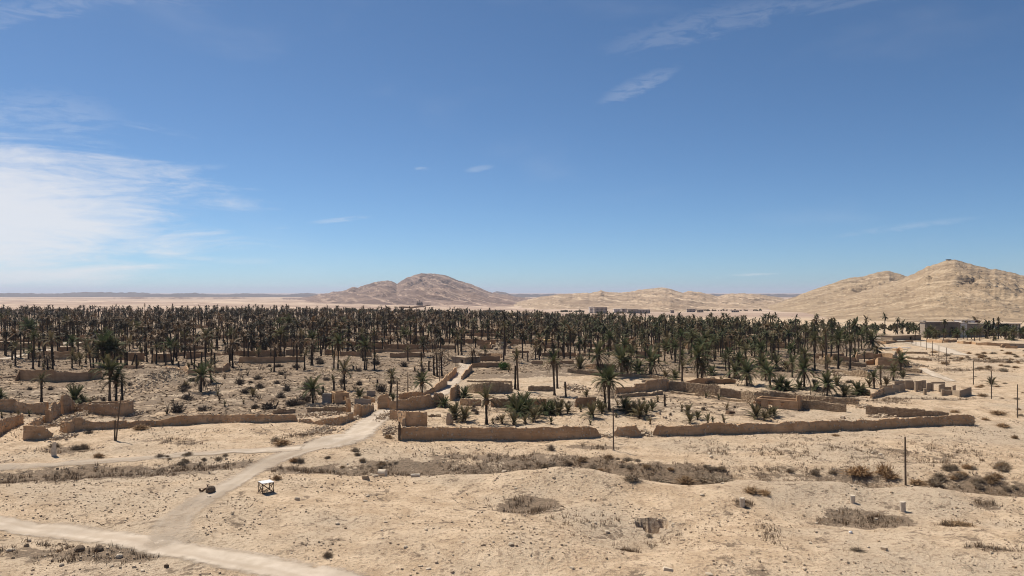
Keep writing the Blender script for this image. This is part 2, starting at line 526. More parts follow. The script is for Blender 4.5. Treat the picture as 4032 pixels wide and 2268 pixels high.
M = {}
M['ground'] = mat_ground()
M['road'] = mat_road()
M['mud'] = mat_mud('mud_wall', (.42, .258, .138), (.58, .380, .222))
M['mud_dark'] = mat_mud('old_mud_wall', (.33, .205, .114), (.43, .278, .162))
M['mud_pale'] = mat_mud('pale_plaster', (.34, .255, .175), (.41, .31, .215), course=.4)
M['block'] = mat_mud('grey_block', (.28, .235, .19), (.35, .30, .245), course=.6)
M['stonewall'] = mat_simple('field_stone', (.36, .26, .165), (.47, .355, .235), 1.6, .9, .7, c2=(.24, .165, .10), bump=.04)
M['stonewall_a'] = mat_simple('field_stone_mass', (.36, .26, .165), (.47, .355, .235), 1.6, .9, .7, True, (.24, .165, .10), .04)
M['rubble'] = mat_simple('rubble_stone', (.42, .32, .215), (.56, .445, .32), 1.5, .9, .6, True, (.30, .215, .14), .03)
M['stone'] = mat_simple('pale_stone', (.50, .40, .285), (.62, .51, .38), 2.0, .85, .6, False, (.36, .265, .18), .03)
M['limestone'] = mat_simple('column_limestone', (.56, .46, .34), (.68, .575, .445), 3.0, .8, .3, False, (.48, .38, .28), .03)
M['darkstone'] = mat_simple('burnt_clod', (.10, .07, .048), (.21, .15, .10), 3.0, .95, bump=.05)
M['wood'] = mat_simple('weathered_pole', (.075, .052, .036), (.125, .088, .060), 3.0, .85, .6, False, (.19, .145, .105))
M['metal'] = mat_simple('rusty_frame', (.055, .036, .027), (.10, .062, .043), 8.0, .7)
M['rust'] = mat_simple('rust_pipe', (.11, .062, .036), (.19, .115, .065), 9.0, .8)
M['white'] = mat_simple('white_sheet', (.60, .59, .58), (.70, .69, .68), 3.0, .5)
M['green'] = mat_leaf('palm_green', (.046, .060, .026), (.082, .096, .042), (.17, .135, .070))
M['olive'] = mat_leaf('palm_dry_green', (.070, .068, .035), (.115, .102, .054), (.21, .15, .082))
M['dead'] = mat_leaf('palm_dead', (.095, .066, .043), (.165, .118, .077), (.26, .185, .118), tr=.12)
M['far_green'] = mat_leaf('far_palm_leaf', (.046, .052, .026), (.075, .076, .039), (.155, .105, .058), .95, True, .15)
M['far_burnt'] = mat_leaf('far_burnt_leaf', (.040, .036, .024), (.066, .056, .038), (.175, .108, .060), 1.0, True, .1)
M['far_trunk'] = mat_simple('far_palm_trunk', (.040, .031, .024), (.075, .055, .040), 1.0, .9, .5, True, (.14, .10, .07))
M['trunk'] = mat_simple('palm_trunk', (.042, .032, .025), (.080, .060, .045), 4.0, .95, .9, False, (.165, .118, .080), .05)
M['char'] = mat_simple('charred_trunk', (.020, .016, .013), (.046, .036, .029), 4.0, .95, .7, False, (.09, .066, .048), .05)
M['twig'] = mat_simple('grey_twigs', (.12, .094, .072), (.19, .15, .115), 1.2, .95, .7, False, (.085, .064, .048))
M['twig_a'] = mat_simple('grey_twig_mass', (.105, .077, .054), (.215, .163, .114), .8, .95, .9, True, (.25, .16, .09))
M['rustbush'] = mat_simple('rust_brown_scrub', (.30, .180, .09), (.42, .27, .14), 1.5, .95, .6, False, (.20, .145, .09))
M['rust_a'] = mat_simple('rust_brown_grass', (.20, .115, .057), (.29, .185, .10), 1.0, .95, .8, True, (.17, .12, .075))
M['greybush'] = mat_simple('grey_green_scrub', (.26, .205, .145), (.36, .29, .21), 1.5, .95, .7, False, (.24, .165, .095))
M['leafbush'] = mat_leaf('green_bush', (.045, .085, .020), (.085, .135, .036), (.06, .09, .03), .5)
M['cypress'] = mat_leaf('dark_conifer', (.016, .024, .014), (.030, .040, .022), (.03, .04, .02), .4, tr=.08)
M['concrete'] = mat_simple('hotel_concrete', (.36, .285, .22), (.43, .345, .27), .3, .85)
M['palehotel'] = mat_simple('pale_hotel', (.52, .44, .36), (.60, .51, .42), .3, .85, .4, False, (.40, .32, .26))
M['void'] = mat_simple('dark_interior', (.022, .017, .014), (.035, .028, .023), .5, .95)
M['hotelwhite'] = mat_simple('white_plaster', (.66, .61, .56), (.74, .69, .64), .2, .8)
M['redpanel'] = mat_simple('faded_red_panel', (.26, .12, .085), (.32, .165, .12), 1.0, .85)
M['yellow'] = mat_simple('yellow_plaster', (.50, .36, .15), (.57, .42, .19), .6, .85)

# ------------------------------------------------------------------ ground sheet
# litter patches: (px, py, rx px, ry px, strength)
LITTER = [(100, 1885, 300, 34, .85), (450, 1852, 380, 32, .95), (830, 1826, 210, 20, .95), (1260, 1834, 230, 26, 1.0), (1620, 1830, 260, 34, .8), (1950, 1790, 360, 18, .65), (1950, 1832, 260, 28, .9),
          (2250, 1822, 280, 34, 1.0), (2620, 1838, 260, 28, .9), (3000, 1838, 260, 24, .55), (3300, 1850, 250, 22, .6), (2075, 2000, 140, 40, 1.0), (3410, 2028, 215, 34, 1.0), (3410, 1880, 240, 26, .7), (3900, 1890, 230, 38, .9),
          (2930, 1994, 40, 9, 1.0), (2700, 1888, 150, 22, .9), (430, 2190, 330, 40, .75), (120, 2160, 200, 40, .6), (260, 1770, 130, 20, .7), (2350, 1762, 130, 10, .7),
          (2470, 2160, 60, 12, .6), (3740, 2062, 80, 10, .6), (3900, 2170, 130, 22, .6), (3880, 1990, 70, 14, .5), (3030, 2120, 60, 60, .4), (700, 1740, 130, 16, .5), (1150, 1730, 130, 20, .5),
          (3650, 1575, 220, 8, .6), (3850, 1420, 250, 16, .55), (3800, 1460, 200, 10, .5), (3500, 1590, 90, 16, .6), (1600, 2010, 500, 60, .32), (2400, 2080, 300, 60, .38), (2150, 2220, 500, 50, .28), (900, 1990, 500, 70, .22), (3600, 1790, 500, 50, .42), (3000, 1770, 400, 30, .35), (3700, 2150, 400, 80, .25)]
LIT_W = []
for px, py, rx, ry, s in LITTER:
    x, y = flat(px, py)
    LIT_W.append((x, y, rx / F * y, abs(flat(px, py - ry)[1] - flat(px, py + ry)[1]) / 2, s))
FIELD = [flat(*p) for p in [(-900, 1400), (-900, 1660), (0, 1640), (300, 1650), (700, 1655), (1150, 1650), (1330, 1620), (1500, 1570), (1750, 1480), (1830, 1420), (1700, 1390), (900, 1380)]]
GARDEN = [flat(*p) for p in [(1780, 1640), (2400, 1625), (3000, 1640), (3420, 1590), (3400, 1540), (2600, 1530), (1850, 1560)]]
def in_poly(x, y, poly):
    ins = np.zeros(np.shape(x), bool)
    j = len(poly) - 1
    for i in range(len(poly)):
        xi, yi = poly[i]; xj, yj = poly[j]
        c = ((yi > y) != (yj > y)) & (x < (xj - xi) * (y - yi) / (yj - yi + 1e-9) + xi)
        ins ^= c
        j = i
    return ins
def grove_far(u):
    """far edge of the palm grove for a view direction u = x / y"""
    return np.interp(u, [-1.2, -.66, -.17, 0, .16, .32, .48, .66, 1.2], [1000, 1000, 1050, 1000, 800, 620, 500, 470, 470])
def litter(x, y):
    v = np.zeros(np.shape(x))
    for lx, ly, rx, ry, s in LIT_W:
        v = np.maximum(v, s * np.exp(-(((x - lx) / rx) ** 2 + ((y - ly) / ry) ** 2) ** 1.5 * .8))
    v = np.maximum(v, .60 * in_poly(x, y, FIELD))
    v = np.maximum(v, .50 * in_poly(x, y, GARDEN))
    u = x / np.maximum(y, 1)
    g = (y > 215) & (y < grove_far(u) * 1.05) & (u < .50 + .03 * np.sin(y / 30))
    v = np.maximum(v, .66 * g)
    v = np.maximum(v, .30 * ((y > 60) & (y < 600)))
    return v

th_f = np.radians(np.linspace(-44, 44, 640))
th_b = np.radians(np.linspace(44, 316, 56))[1:-1]
th = np.concatenate([th_f, th_b])
rr = [1.5, 8, 18, 30, 40, 46, 51, 55, 58]
r_ = 60.0
while r_ < 60000:
    rr.append(r_)
    r_ += max(.34, min(r_ * .0105, 1e9)) if r_ < 170 else (r_ * .012 if r_ < 1500 else r_ * .03)
rr = np.array(rr)
RR, TH = np.meshgrid(rr, th, indexing='ij')
gx = RR * np.sin(TH); gy = RR * np.cos(TH)
gz = height(gx, gy)
nr, nt = RR.shape
idx = np.arange(nr * nt).reshape(nr, nt)
a = idx[:-1, :]; b = idx[1:, :]
q = np.stack([a, np.roll(a, -1, 1), np.roll(b, -1, 1), b], -1).reshape(-1, 4)[:, ::-1]
plainv = sstep(np.hypot(gx, gy), 900, 1500)
me = mesh_np('ground', np.stack([gx, gy, gz], -1).reshape(-1, 3), [q, [[idx[0, (k * 40) % nt] for k in (0, 4, 8, 12)]]][:1], [M['ground']],
             attr={'litter': litter(gx, gy).ravel(), 'plain': plainv.ravel()}, smooth=True)
sm = np.ones(len(me.polygons), bool)               # crisp faces where the pit walls break off
pc_ = np.empty(len(me.polygons) * 3, np.float32); me.polygons.foreach_get('center', pc_); pc_ = pc_.reshape(-1, 3)
sm[np.hypot(pc_[:, 0] - PITX, pc_[:, 1] - PITY) < 2.7] = False
me.polygons.foreach_set('use_smooth', sm)
link('ground', me, kind='structure')
_hz_exact = hz
_nf = len(th_f); _t0, _dt = float(th_f[0]), float(th_f[1] - th_f[0])
def hz(x, y):
    """height of the ground sheet itself (bilinear on its grid)"""
    r = math.hypot(x, y); t_ = (math.atan2(x, y) - _t0) / _dt
    if not (0 <= t_ < _nf - 1) or r < 60 or r > 50000: return _hz_exact(x, y)
    i = int(np.searchsorted(rr, r)) - 1; j = int(t_)
    f = (r - rr[i]) / (rr[i + 1] - rr[i]); g_ = t_ - j
    return float((gz[i, j] * (1 - g_) + gz[i, j + 1] * g_) * (1 - f) + (gz[i + 1, j] * (1 - g_) + gz[i + 1, j + 1] * g_) * f)
ROADS = []
def off_road(X, Y, m_=2.3):
    k_ = np.ones(len(X), bool)
    for P_ in ROADS:
        d_, _ = seg_dist(X, Y, P_, [0] * len(P_)); k_ &= d_ > m_
    return k_

# ------------------------------------------------------------------ tracks
def track(name, pts, lift=.05, step=.6, rut=True):
    """pts: (px, py, half width m)"""
    W = [(*G(p[0], p[1])[:2], p[2], p[3] if len(p) > 3 else 0.0) for p in pts]
    P = np.array(W)
    ROADS.append([tuple(p_[:2]) for p_ in W])
    seg = np.hypot(np.diff(P[:, 0]), np.diff(P[:, 1])); cum = np.concatenate([[0], np.cumsum(seg)])
    n = max(4, int(cum[-1] / step))
    s = np.linspace(0, cum[-1], n)
    xs = np.interp(s, cum, P[:, 0]); ys = np.interp(s, cum, P[:, 1]); ws = np.interp(s, cum, P[:, 2]); fd = np.interp(s, cum, P[:, 3])
    for _ in range(int(6 / step) + 2):
        xs[1:-1] = (xs[:-2] + xs[1:-1] * 2 + xs[2:]) / 4; ys[1:-1] = (ys[:-2] + ys[1:-1] * 2 + ys[2:]) / 4
    dx = np.gradient(xs); dy = np.gradient(ys); l = np.hypot(dx, dy); nx = -dy / l; ny = dx / l
    NC = 25
    c = np.linspace(-1, 1, NC)
    X = xs[:, None] + nx[:, None] * ws[:, None] * c; Y = ys[:, None] + ny[:, None] * ws[:, None] * c
    Z = height(X, Y) + lift
    E = np.repeat(np.abs(c)[None], n, 0)
    e2 = np.minimum(np.arange(n), np.arange(n)[::-1]) / max(3, n * .03)
    E = np.maximum(E, (1 - np.clip(e2, 0, 1))[:, None])
    # streaks left by wheels: slowly wandering bands along the track
    U = np.clip(1.7 * vnoise(c[None] * 4.2 + len(ROADS) * 7.3 + np.zeros((n, 1)), (s / 9.0)[:, None] + np.zeros((1, NC)), 5) - .45, 0, 1) if rut else np.zeros_like(E)
    ii = np.arange(n * NC).reshape(n, NC)
    q = np.stack([ii[:-1, :-1], ii[1:, :-1], ii[1:, 1:], ii[:-1, 1:]], -1).reshape(-1, 4)
    me = mesh_np(name, np.stack([X, Y, Z], -1).reshape(-1, 3), [q], [M['road']], attr={'edge': E.ravel(), 'rut': U.ravel(), 'fade': np.repeat(fd, NC)}, smooth=True)
    link(name, me, kind='structure')
track('dirt_road', [(-700, 1990, 2.6), (-200, 2035, 2.7), (0, 2062, 2.15), (300, 2100, 2.15), (600, 2145, 2.2), (900, 2200, 2.2), (1150, 2247, 2.2), (1330, 2285, 2.2), (1650, 2360, 2.8)])
track('dirt_track', [(690, 2150, 2.8, .6), (668, 2095, 2.5, .45), (695, 2030, 2.2, .42), (785, 1975, 2.0, .35), (880, 1925, 1.9, .2), (965, 1872, 1.9, .15), (1050, 1825, 2.2, .3), (1140, 1785, 2.7, .2), (1260, 1752, 3.4), (1370, 1725, 3.6), (1430, 1690, 3.6), (1480, 1650, 3.0), (1510, 1628, 2.6)], .06)
track('farm_track', [(-500, 1862, 2.0, .4), (0, 1843, 1.9, .4), (300, 1822, 1.8, .35), (600, 1800, 1.8, .3), (850, 1783, 1.9, .2), (1060, 1772, 2.0), (1200, 1765, 2.2)], .08)
track('walled_lane', [(1490, 1640, 2.3), (1530, 1618, 2.2), (1600, 1600, 2.0), (1690, 1575, 2.2), (1735, 1550, 2.6), (1770, 1520, 2.5), (1800, 1490, 2.4), (1825, 1460, 2.5), (1838, 1442, 2.7), (1820, 1424, 2.5)], .10)
track('gravel_road', [(3400, 1327, 4), (3530, 1340, 6), (3600, 1350, 8), (3650, 1360, 7), (3720, 1378, 5), (3790, 1400, 4)], .12, 1.2, False)
track('hill_path', [(3630, 1450, 1.6), (3665, 1470, 1.9), (3700, 1485, 2.0), (3745, 1503, 1.6)], .10)
track('garden_track', [(-200, 1425, 2.6), (0, 1413, 2.8), (60, 1405, 2.6), (120, 1392, 2.4), (200, 1376, 2.4)], .12)
track('clearing', [(240, 1352, 5), (270, 1350, 6), (330, 1352, 5)], .12, .6, False)

# ------------------------------------------------------------------ hills
def hill(name, sky_pts, Rd, Fd, Bd, mat, power=1.5, gully=.10, gsc=120.0, seed=3, cols=None, rows=90, step=6.0):
    sp = np.array(sky_pts, float)
    px = np.arange(sp[0, 0], sp[-1, 0] + .1, step)
    py = np.interp(px, sp[:, 0], sp[:, 1])
    py = py + (vnoise(px / 16, px * 0, seed) - .5) * 3.0 + (vnoise(px / 5, px * 0, seed + 1) - .5) * 1.6
    u = (px - CX) / F
    rid = CAMZ + Rd * (HZ - py) / F
    t = np.linspace(0, 1, rows)
    r = np.concatenate([Fd + (Rd - Fd) * t, Rd + (Bd - Rd) * np.linspace(0, 1, 26)[1:]])
    RD, UU = np.meshgrid(r, u, indexing='ij')
    X = UU * RD; Y = RD
    base = height(X, Y) - 2.0
    tt = np.where(RD <= Rd, np.clip((RD - Fd) / (Rd - Fd), 0, 1) ** power, np.clip(1 - (RD - Rd) / (Bd - Rd), 0, 1) ** 1.3)
    # spurs: push the slope in and out along the contour
    wx = X + fbm(X / gsc, Y / gsc, 3, seed + 2) * gsc * .9; wy = Y + fbm(X / gsc, Y / gsc, 3, seed + 3) * gsc * 1.5 - X * .35
    warp = fbm(wx / gsc, wy / (gsc * 1.7), 5, seed + 5, .55)
    rdg = 1 - np.abs(fbm(wx / (gsc * .55), wy / (gsc * 1.1), 5, seed + 9, .6)) * 4
    env = np.sin(np.clip(tt, 0, 1) * math.pi) ** .8
    edge = np.clip(np.minimum(px - px[0], px[-1] - px) / 60.0, 0, 1)[None, :]
    H = (rid[None, :] - base)
    amp = np.maximum(H, 8) * gully
    Z = base + H * tt + (warp * 2.6 + (rdg - .5) * 1.25) * amp * env * edge
    Z = Z + fbm(X / (gsc * .13), Y / (gsc * .25), 3, seed + 21) * np.maximum(H, 4) * .032 * np.clip(tt * 4, 0, 1)
    # never rise above the crest line as seen from the open plain
    n1, n2 = X.shape
    ii = np.arange(n1 * n2).reshape(n1, n2)
    q = np.stack([ii[:-1, :-1], ii[:-1, 1:], ii[1:, 1:], ii[1:, :-1]], -1).reshape(-1, 4)
    link(name, mesh_np(name, np.stack([X, Y, Z], -1).reshape(-1, 3), [q], [mat], smooth=True), kind='structure')

def Z6(zx, zy): return (1000 + zx / 2.1467, 1050 + zy / 2.1467)
mh_right = mat_hill('tan_hillside', (.265, .186, .116), (.355, .256, .162), (.52, .395, .262), (.014, .012, .085), .62, 1.0, .010, 7.0)
mh_mid = mat_hill('pale_hillside', (.27, .190, .130), (.39, .280, .188), (.60, .455, .31), (.012, .004, .05), .75, 1.0, .005, 12.0)
mh_mtn = mat_hill('mauve_mountain', (.145, .098, .080), (.25, .170, .132), (.38, .268, .20), (.016, .004, .030), 1.0, 1.0, .0022, 15.0)
mh_far = mat_hill('far_range_rock', (.095, .078, .076), (.13, .105, .10), (.16, .13, .12), (.0, .0, .02), .3, 1.0, .001)
hill('hill', [(2960, 1262), (3060, 1238), (3160, 1216), (3260, 1186), (3360, 1158), (3460, 1128), (3560, 1094), (3620, 1068), (3650, 1050), (3700, 1036), (3722, 1026), (3745, 1021), (3775, 1025), (3830, 1042), (3900, 1060), (3920, 1058), (3960, 1068), (4032, 1086), (4200, 1118), (4500, 1150), (4900, 1190)], 2200, 760, 3300, mh_right, 1.35, .13, 130, 3, rows=150, step=5)
hill('hill', [(2990, 1215), (3060, 1192), (3120, 1172), (3200, 1142), (3260, 1122), (3310, 1104), (3350, 1092), (3400, 1090), (3440, 1076), (3480, 1068), (3505, 1069), (3540, 1078), (3580, 1090), (3700, 1120), (3900, 1170)], 2900, 1700, 3900, mh_right, 1.3, .15, 150, 8, step=4)
hill('hill', [(1950, 1205), (2050, 1186), (2120, 1170), (2180, 1160), (2240, 1156), (2330, 1153), (2356, 1147), (2366, 1142), (2385, 1150), (2440, 1151), (2500, 1146), (2520, 1140), (2570, 1136), (2606, 1131), (2640, 1138), (2690, 1152), (2716, 1146), (2760, 1150), (2826, 1166), (2860, 1157), (2910, 1156), (2960, 1156), (3040, 1166), (3110, 1180), (3200, 1205)], 4200, 2300, 5200, mh_mid, 1.1, .20, 230, 12, rows=130, step=4)
hill('hill', [(2480, 1228), (2530, 1210), (2570, 1194), (2600, 1184), (2640, 1188), (2680, 1200), (2740, 1214), (2800, 1226)], 2300, 1900, 2700, mh_mid, 1.2, .10, 90, 15, rows=50, step=3)
hill('mountain', [(1080, 1180)] + [Z6(*p) for p in [(300, 268), (400, 262), (520, 242), (640, 218), (760, 203), (830, 172), (880, 175), (960, 150), (1050, 125), (1130, 115), (1170, 125), (1205, 148), (1240, 125), (1300, 90), (1400, 58), (1500, 56), (1560, 65), (1640, 80), (1720, 115), (1800, 138), (1900, 175), (2000, 216), (2150, 240), (2250, 258), (2380, 272), (2520, 285)]], 7000, 2950, 9000, mh_mtn, 1.12, .19, 380, 17, step=3, rows=170)
hill('mountain', [Z6(*p) for p in [(1900, 240), (1980, 226), (2060, 206), (2120, 216), (2160, 232), (2300, 262), (2400, 280)]], 9500, 8000, 11000, mh_far, 1.2, .08, 400, 19, rows=40, step=4)
hill('foothill', [Z6(*p) for p in [(880, 300), (1000, 270), (1070, 247), (1150, 264), (1220, 298)]], 4300, 3500, 5300, mh_mtn, 1.1, .14, 120, 23, rows=40, step=3)
hill('foothill', [Z6(*p) for p in [(1380, 318), (1480, 292), (1600, 264), (1680, 252), (1760, 245), (1850, 262), (1950, 296), (2040, 325)]], 4500, 3200, 5600, mh_mtn, 1.1, .2, 150, 27, rows=60, step=3)
hill('far_range', [(-900, 1158), (-400, 1153), (0, 1154), (200, 1155), (300, 1152), (350, 1149), (420, 1151), (550, 1152), (650, 1159), (700, 1155), (770, 1153), (850, 1161), (900, 1158), (950, 1154), (1050, 1158), (1110, 1160), (1150, 1157), (1200, 1153), (1240, 1157), (1290, 1164), (1500, 1162), (2000, 1158), (3000, 1158), (4032, 1156), (5000, 1158)], 11500, 10000, 13000, mh_far, 1.3, .12, 900, 31, rows=30, step=8)
hill('low_rise', [(380, 1180), (450, 1174), (540, 1169), (620, 1174), (700, 1170), (800, 1175), (920, 1172), (1050, 1177), (1200, 1174), (1350, 1182)], 7800, 6600, 9500, mh_mtn, 1.2, .14, 300, 33, rows=30, step=6)
# ------------------------------------------------------------------ walls
def wall_path(t, pts, thick):
    """pts (zx, base zy, top zy) -> world polyline x, y, base z, height"""
    out = []
    for zx, zb, zt in pts:
        px, pb = T(t, zx, zb); _, pt = T(t, zx, zt)
        x, y, z = G(px, pb)
        ztop = CAMZ - (y + thick * .5) * (pt - HZ) / F
        out.append((x, y + thick * .5, z, max(.25, ztop - z)))
    return np.array(out)

def wall_mesh(P, thick, step, jag, seed, rows=5, batter=.72, rough=.05):
    """crumbling earth wall swept along a polyline (mesh relative to the first point)"""
    seg = np.hypot(np.diff(P[:, 0]), np.diff(P[:, 1])); cum = np.concatenate([[0], np.cumsum(seg)])
    n = max(3, int(cum[-1] / step) + 1)
    s = np.unique(np.concatenate([np.linspace(0, cum[-1], n), cum]))
    n = len(s)
    x = np.interp(s, cum, P[:, 0]); y = np.interp(s, cum, P[:, 1]); h = np.interp(s, cum, P[:, 3])
    zb = height(x, y)
    dx = np.gradient(x, s); dy = np.gradient(y, s); l = np.hypot(dx, dy) + 1e-9
    nx, ny = dy / l, -dx / l                     # points towards the right hand side of travel
    top = zb + h
    jn = (vnoise(s / .9 + seed * 7.3, s * 0 + seed, 2) - .5) * jag * 1.4 + (vnoise(s / 3.5 + seed * 3.1, s * 0, 4) - .5) * jag * 1.6 + (rng.random(n) - .5) * jag * .35
    notch = -np.maximum(0, vnoise(s / 2.4 + seed * 1.7, s * 0 + 3, 6) - .72) * 6 * jag
    top = np.maximum(top + jn + notch, zb + .2)
    V = []
    fr = np.linspace(0, 1, rows)
    def side(sgn):
        L = []
        for f in fr:
            w_ = thick * .5 * (1 + (batter - 1) * f)
            if f == 1: w_ *= .78
            off = sgn * w_ + (vnoise(s / 1.6 + sgn * 9 + seed, s * 0 + f * 5, 8) - .5) * rough * 2 + (rng.random(n) - .5) * rough * .18
            z = (zb - .35) * (1 - f) + top * f if f < 1 else top + (rng.random(n) - .5) * jag * .25
            L.append(np.stack([x + nx * off, y + ny * off, z], -1))
        return L
    A = side(1.0); B = side(-1.0)[::-1]
    ring = np.stack(A + B, 1)                    # n, 2*rows, 3
    k = 2 * rows
    # ragged ends
    ring[0, :, :2] += (rng.random((k, 2)) - .5) * rough * 2; ring[-1, :, :2] += (rng.random((k, 2)) - .5) * rough * 2
    V = ring.reshape(-1, 3)
    ii = np.arange(n * k).reshape(n, k)
    a = ii[:-1]; b = ii[1:]
    q = np.stack([a[:, :-1], b[:, :-1], b[:, 1:], a[:, 1:]], -1).reshape(-1, 4)[:, ::-1]
    caps = []
    for e in (ii[0], ii[-1][::-1]):
        for r in range(rows - 1):
            caps.append((e[r], e[r + 1], e[k - 2 - r], e[k - 1 - r]))
    org = np.array([P[0, 0], P[0, 1], hz(P[0, 0], P[0, 1])])
    return V - org, [q, np.array(caps)], org, (s, x, y, zb, top, nx, ny)

STONES = []
def stone_variants():
    r2 = np.random.default_rng(5)
    out = []
    for k in range(7):
        v = np.array([(sx, sy, sz) for sz in (-.5, .5) for sy in (-.5, .5) for sx in (-.5, .5)], float)
        v += (r2.random((8, 3)) - .5) * .34
        v[4:, :2] *= .84
        f = np.array([(0, 2, 3, 1), (4, 5, 7, 6), (0, 1, 5, 4), (1, 3, 7, 5), (3, 2, 6, 7), (2, 0, 4, 6)])
        out.append((v, f))
    return out
STONES = stone_variants()
def rock_variants():
    r2 = np.random.default_rng(8)
    out = []
    import bmesh
    for k in range(5):
        bm = bmesh.new(); bmesh.ops.create_icosphere(bm, subdivisions=2, radius=.5)
        off = r2.random(3) * 50
        for v in bm.verts:
            c = np.array(v.co)
            d = 1 + .5 * (fbm(np.array([c[0] * 2.2 + off[0]]), np.array([c[1] * 2.2 + c[2] * 1.7 + off[1]]), 3, k)[0]) * 1.8
            v.co = Vector(c * d)
        vv = np.array([v.co[:] for v in bm.verts]); ff = np.array([[v.index for v in f.verts] for f in bm.faces])
        bm.free()
        out.append((vv, ff))
    return out
ROCKS = rock_variants()
stone_me = [mesh_np('stone', v, [f], [M['stonewall']]) for v, f in STONES]
pale_me = [mesh_np('stone', v, [f], [M['stone']]) for v, f in STONES]
rock_me = [mesh_np('rock', v, [f], [M['stone']]) for v, f in ROCKS]

wall_n = [0]
def wall(t, pts, label, mat='mud', thick=.5, jag=.16, step=None, name='mud_wall', group=None, stones=None, flecks=True, rough=.05):
    wall_n[0] += 1
    P = wall_path(t, pts, thick)
    D = P[:, 1].mean()
    if step is None: step = max(.3, D * .0028)
    if stones:
        batter = .8
        v, f, org, S = wall_mesh(P, thick, step, jag, wall_n[0] * 1.37, 3, batter, .03)
    else:
        v, f, org, S = wall_mesh(P, thick, step, jag, wall_n[0] * 1.37, 5 if D < 260 else 3, rough=rough)
    me = mesh_np(name, v, f, [M[mat]])
    multi = stones or (flecks and D < 190)
    if not multi:
        o = link(name, me, loc=org, label=label, category='wall', group=group)
        return o
    root = thing(name, label, 'wall', org, group=group)
    link('wall_core', me, root)
    s, x, y, zb, top, nx, ny = S
    if stones:
        # stones laid in rough courses over the core, on both faces and along the top
        size = stones
        pos = []; scl = []; rz = []
        L = s[-1]
        for sd_ in (1, -1):
            z0 = 0
            zi = 0
            hmax = (top - zb).max()
            while z0 < hmax:
                hh = size * random.uniform(.55, .85)
                q = random.uniform(0, size)
                while q < L:
                    wd = size * random.uniform(.75, 1.6)
                    m_ = q + wd / 2
                    if m_ < L:
                        tp = np.interp(m_, s, top) - np.interp(m_, s, zb)
                        if z0 + hh * .4 < tp and random.random() < (.97 if sd_ > 0 else .5):
                            fz = (z0 + hh / 2) / max(tp, .3)
                            off = sd_ * (thick * .5 * (1 + (.8 - 1) * fz) + .01)
                            X = np.interp(m_, s, x) + np.interp(m_, s, nx) * off; Y = np.interp(m_, s, y) + np.interp(m_, s, ny) * off
                            pos.append((X - org[0], Y - org[1], np.interp(m_, s, zb) + z0 + hh / 2 - org[2]))
                            ang = math.atan2(np.interp(m_, s, nx), -np.interp(m_, s, ny))
                            scl.append((wd * .93, size * random.uniform(.35, .7), hh * .95)); rz.append(ang + random.uniform(-.12, .12))
                    q += wd
                z0 += hh
        pos = np.array(pos); scl = np.array(scl); rz = np.array(rz)
        keep = np.zeros(len(pos), bool)
        if size / D * F >= 7.5 and len(pos):
            vis = np.where(np.arange(len(pos)) < len(pos))[0]
            order = np.argsort(pos[:, 1])[:260]
            keep[order] = True
            for i in order:
                link('stone', stone_me[i % 7], root, pos[i], (random.uniform(-.1, .1), random.uniform(-.1, .1), rz[i]), tuple(scl[i]))
        rest = ~keep
        if rest.any():
            vv, ff, aa = scatter_mesh(STONES, pos[rest], scl[rest], rz[rest], rng.integers(0, 7, rest.sum()))
            link('wall_stones', mesh_np('wall_stones', vv, ff, [M['stonewall_a']], attr={'rnd': aa}), root, kind='stuff')
    elif flecks:
        # stones showing in the earth face
        n = int(s[-1] * 4)
        ss_ = rng.random(n) * s[-1]; fz = rng.random(n) ** .8 * .9 + .05
        sd_ = np.where(rng.random(n) < .8, 1.0, -1.0)
        X = np.interp(ss_, s, x); Y = np.interp(ss_, s, y); B0 = np.interp(ss_, s, zb); T0 = np.interp(ss_, s, top)
        off = sd_ * thick * .5 * (1 + (.72 - 1) * fz)
        ln = int(s[-1] * 2.2)                       # crumbs along the top
        s2 = rng.random(ln) * s[-1]
        X = np.concatenate([X + np.interp(ss_, s, nx) * off, np.interp(s2, s, x) + rng.normal(0, .09, ln)])
        Y = np.concatenate([Y + np.interp(ss_, s, ny) * off, np.interp(s2, s, y) + rng.normal(0, .09, ln)])
        Z = np.concatenate([B0 + (T0 - B0) * fz, np.interp(s2, s, top) - .01])
        pos = np.stack([X - org[0], Y - org[1], Z - org[2]], -1)
        bn = int(s[-1] * 5)                        # crumbs fallen along the foot
        s3 = rng.random(bn) * s[-1]; o3 = (thick * .5 + np.abs(rng.normal(0, .38, bn))) * np.where(rng.random(bn) < .7, 1, -1)
        X3 = np.interp(s3, s, x) + np.interp(s3, s, nx) * o3; Y3 = np.interp(s3, s, y) + np.interp(s3, s, ny) * o3
        pos = np.concatenate([pos, np.stack([X3 - org[0], Y3 - org[1], height(X3, Y3) - org[2] + .02], -1)])
        N = len(pos)
        vv, ff, aa = scatter_mesh(STONES, pos, rng.uniform(.08, .32, (N, 3)), rng.random(N) * 6.28, rng.integers(0, 7, N))
        link('embedded_stones', mesh_np('embedded_stones', vv, ff, [M['rubble']], attr={'rnd': aa}), root, kind='stuff')
    return root

